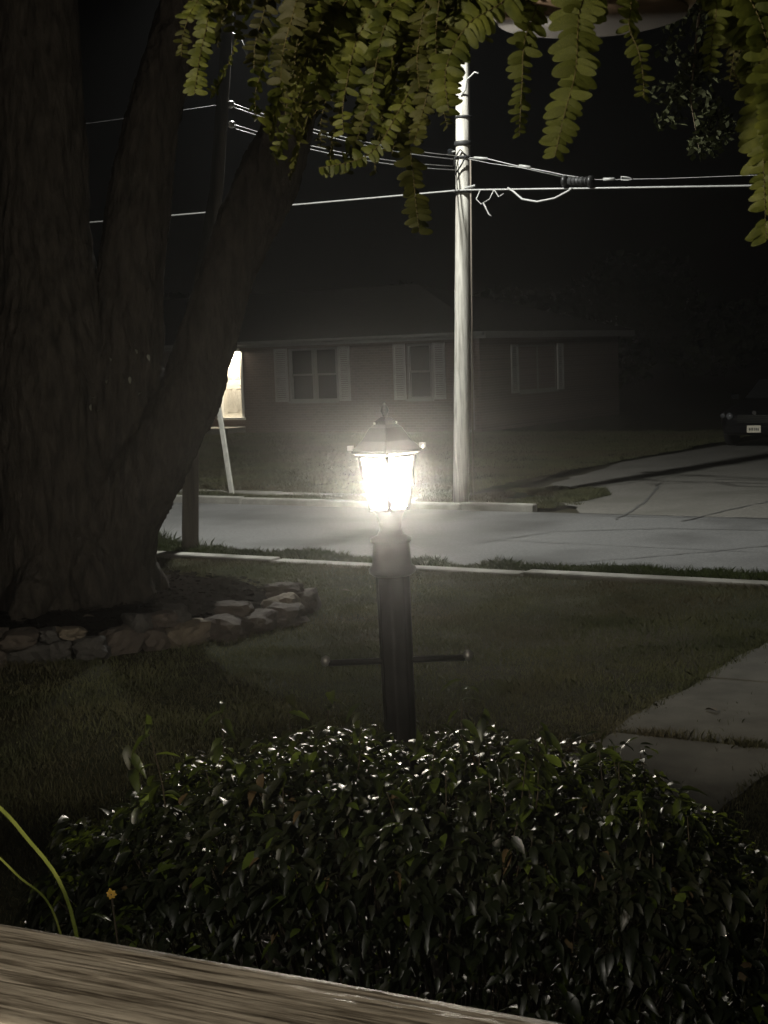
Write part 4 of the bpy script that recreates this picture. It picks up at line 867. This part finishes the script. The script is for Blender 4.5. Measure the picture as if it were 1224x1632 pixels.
# the prominent fronds on the right half
frond([crown_c, hang(-0.013, 0.022, -0.065), hang(-0.027, -0.034, -0.111), hang(-0.032, -0.076, -0.125), hang(-0.042, -0.110, -0.129), hang(-0.050, -0.143, -0.122)], .034, .0088, CAMF, 'fern', True, .25, .72)
frond([crown_c, hang(-0.045, 0.018, -0.045), hang(-0.066, -0.039, -0.071), hang(-0.070, -0.075, -0.075), hang(-0.073, -0.118, -0.069)], .027, .0085, CAMF + RT * .5, 'fern', True, .35, .8)
frond([crown_c, hang(0.021, 0.010, -0.066), hang(0.017, -0.036, -0.091), hang(0.024, -0.057, -0.093), hang(0.027, -0.077, -0.095), hang(0.027, -0.095, -0.097)], .020, .0085, CAMF + RT * .4, 'fern', True, .5, .7)
frond([crown_c, hang(0.091, 0.039, 0.017), hang(0.107, 0.001, -0.007), hang(0.103, -0.032, -0.010), hang(0.100, -0.060, -0.013)], .026, .0085, CAMF - RT * .5, 'fern', True, .4, .75)
frond([crown_c, hang(0.111, 0.061, 0.060), hang(0.144, -0.002, 0.033), hang(0.152, -0.055, 0.018), hang(0.152, -0.100, 0.013), hang(0.152, -0.161, 0.007), hang(0.152, -0.207, 0.002)], .034, .0098, CAMF - RT * .25, 'fern', True, .3, .6)
frond([crown_c, hang(0.109, 0.033, -0.023), hang(0.139, -0.029, -0.040), hang(0.142, -0.084, -0.056), hang(0.143, -0.142, -0.062)], .034, .0098, CAMF + RT * .3, 'fern', True, .3, .7)
frond([crown_c, hang(0.096, 0.054, 0.099), hang(0.147, 0.016, 0.116), hang(0.152, -0.014, 0.112), hang(0.146, -0.049, 0.109)], .012, .011, CAMF, 'fern_shaded', True, .5, .6)
# the left mass, arching outward from the basket and drooping
frond([crown_c, hang(-0.069, 0.113, 0.085), hang(-0.233, 0.113, 0.126), hang(-0.330, 0.063, 0.120), hang(-0.352, 0.008, 0.105), hang(-0.362, -0.047, 0.089)], .020, .0085, CAMF, 'fern', True, .45, .55)
frond([crown_c, hang(-0.059, 0.092, 0.204), hang(-0.128, 0.036, 0.278), hang(-0.154, -0.046, 0.290), hang(-0.153, -0.113, 0.283), hang(-0.149, -0.168, 0.277)], .025, .0095, CAMF + RT * .4, 'fern_shaded', True, .35, .45)
frond([crown_c, hang(-0.067, 0.029, -0.004), hang(-0.135, -0.024, -0.009), hang(-0.170, -0.082, -0.015), hang(-0.199, -0.122, -0.019), hang(-0.244, -0.133, -0.021)], .017, .0085, CAMF + UP * .4, 'fern', True, .4, .5)
frond([crown_c, hang(-0.063, 0.018, -0.065), hang(-0.115, -0.031, -0.090), hang(-0.134, -0.066, -0.094), hang(-0.133, -0.101, -0.098)], .028, .0098, CAMF, 'fern', True, .4, .6)
random.seed(21)
for (er, eu, ef, L) in [(random.uniform(-.31, -.12), random.uniform(-.125, -.035), random.uniform(-.06, .19), .024) for k_ in range(18)] + [(-0.381, -0.007, 0.113, .022), (-0.332, -0.015, 0.042, .024), (-0.351, -0.030, 0.191, .02), (-0.300, -0.045, -0.011, .027), (-0.299, 0.014, 0.146, .026), (-0.281, -0.062, 0.067, .025), (-0.264, -0.098, -0.017, .026), (-0.247, -0.107, 0.043, .026), (-0.225, -0.108, -0.038, .028), (-0.217, -0.107, 0.133, .024), (-0.198, -0.099, -0.077, .030), (-0.187, -0.097, 0.084, .026), (-0.170, -0.096, -0.017, .027), (-0.161, -0.081, -0.096, .031), (-0.135, -0.082, 0.025, .028), (-0.132, -0.084, 0.105, .026), (-0.182, -0.041, -0.051, .031), (-0.213, -0.035, 0.030, .028), (-0.261, -0.027, 0.091, .027), (-0.144, -0.056, -0.093, .031), (-0.235, -0.064, -0.013, .028), (-0.357, 0.019, 0.076, .024), (-0.309, 0.004, -0.006, .027), (-0.265, -0.013, -0.028, .028), (-0.094, -0.025, -0.009, .026), (-0.164, 0.022, 0.146, .03), (-0.286, -0.109, 0.103, .02), (-0.022, -0.002, 0.114, .028), (-0.310, -0.072, 0.086, .024), (-0.288, -0.098, 0.013, .026), (-0.246, -0.090, -0.046, .029), (-0.221, -0.058, 0.088, .028), (-0.204, -0.107, 0.012, .027), (-0.173, -0.115, 0.042, .025), (-0.180, -0.071, -0.014, .03), (-0.155, -0.118, -0.039, .026), (-0.271, -0.064, -0.054, .029), (-0.132, -0.043, 0.089, .028), (-0.195, -0.000, 0.094, .03), (-0.117, -0.020, 0.011, .03), (-0.356, -0.012, 0.153, .023), (-0.329, 0.015, 0.146, .026), (0.181, -0.002, 0.144, .026), (0.176, -0.048, 0.189, .02), (0.185, -0.107, 0.123, .026)]:
    far = min(1, abs(er) / .39); rise = .06 + .06 * far
    mid = hang(er * .45, rise, ef * .5); sh = hang(er * .86, eu + .085 + random.uniform(0, .017), ef); sh2 = hang(er * .97, eu + .034, ef + random.uniform(-.03, .03)); tip = hang(er + random.uniform(-.008, .008), eu, ef)
    frond([crown_c, mid, sh, sh2, tip], L * random.uniform(.72, 1.0), .0082, CAMF + RT * random.uniform(-1.6, 1.6) + UP * random.uniform(-.4, 1.1), random.choice(['fern', 'fern_shaded', 'fern_shaded', 'fern_deep_shade']), False, .32, random.uniform(.5, .8), .8, .42)
for i in range(9):     # fronds round the back and over the rim
    t = AZ + random.uniform(-1.4, 1.4); d = Vector((math.cos(t), math.sin(t), 0)); frond([crown_c, crown_c + d * .12 + Vector((0, 0, .1)), crown_c + d * .27 + Vector((0, 0, .05)), crown_c + d * .36 - Vector((0, 0, .05))], .028, .0115, (0, 0, 1), 'fern_shaded', False, .3)

# ------------------------------------------------------------------ dim drooping branch of a tree behind the fern on the right
br = thing('drooping_branch', 'dim leafy tree branch hanging behind the fern at the upper right', 'branch', (-2.14, 5.94, 4.4))
pts = [(-2.0, 6.05, 4.6), (-2.08, 5.98, 4.0), (-2.13, 5.92, 3.5), (-2.16, 5.9, 3.2), (-2.12, 5.88, 3.0)]
MB().tube(pts, [.012, .009, .006, .004, .002], 6).build('twig', M['twig'], br, True)
cs = []; rs = []
for i in range(60):
    z = 3.0 + 1.5 * i / 59; w_ = .05 + .07 * min(1, (z - 3.0) / .8); cs.append((-2.13 + random.gauss(0, w_), 5.93 + random.gauss(0, w_ * .6), z)); rs.append(random.uniform(.05, .10))
leaf_cards('leaves', cs, rs, 2600, .02, M['branch_leaf'], br)

# ------------------------------------------------------------------ dark trees beyond the house
cs = []; rs = []
for i in range(120):
    x_ = random.uniform(-75, 25); cs.append((x_, random.uniform(62, 74), random.uniform(1.5, 5 + 2.5 * noise.noise((x_ * .12, 0, 0))))); rs.append(random.uniform(1.2, 2.3))
leaf_cards('treeline', cs, rs, 30000, .28, M['crown_leaf'])

# ------------------------------------------------------------------ scattering box added as lens glare round the lantern
hz = MB().box(-225, -65, -1.1, 185, 345, 13.5).build('glare_volume', None); hz['kind'] = 'stuff'
X = bpy.data.materials.new('lens_glare'); X.use_nodes = True; n = X.node_tree.nodes; n.remove(n['Principled BSDF'])
pv = n.new('ShaderNodeVolumePrincipled'); pv.inputs['Color'].default_value = (.95, .95, .95, 1); pv.inputs['Density'].default_value = .0064; pv.inputs['Anisotropy'].default_value = .966
X.node_tree.links.new(pv.outputs[0], n['Material Output'].inputs['Volume']); hz.data.materials.append(X)
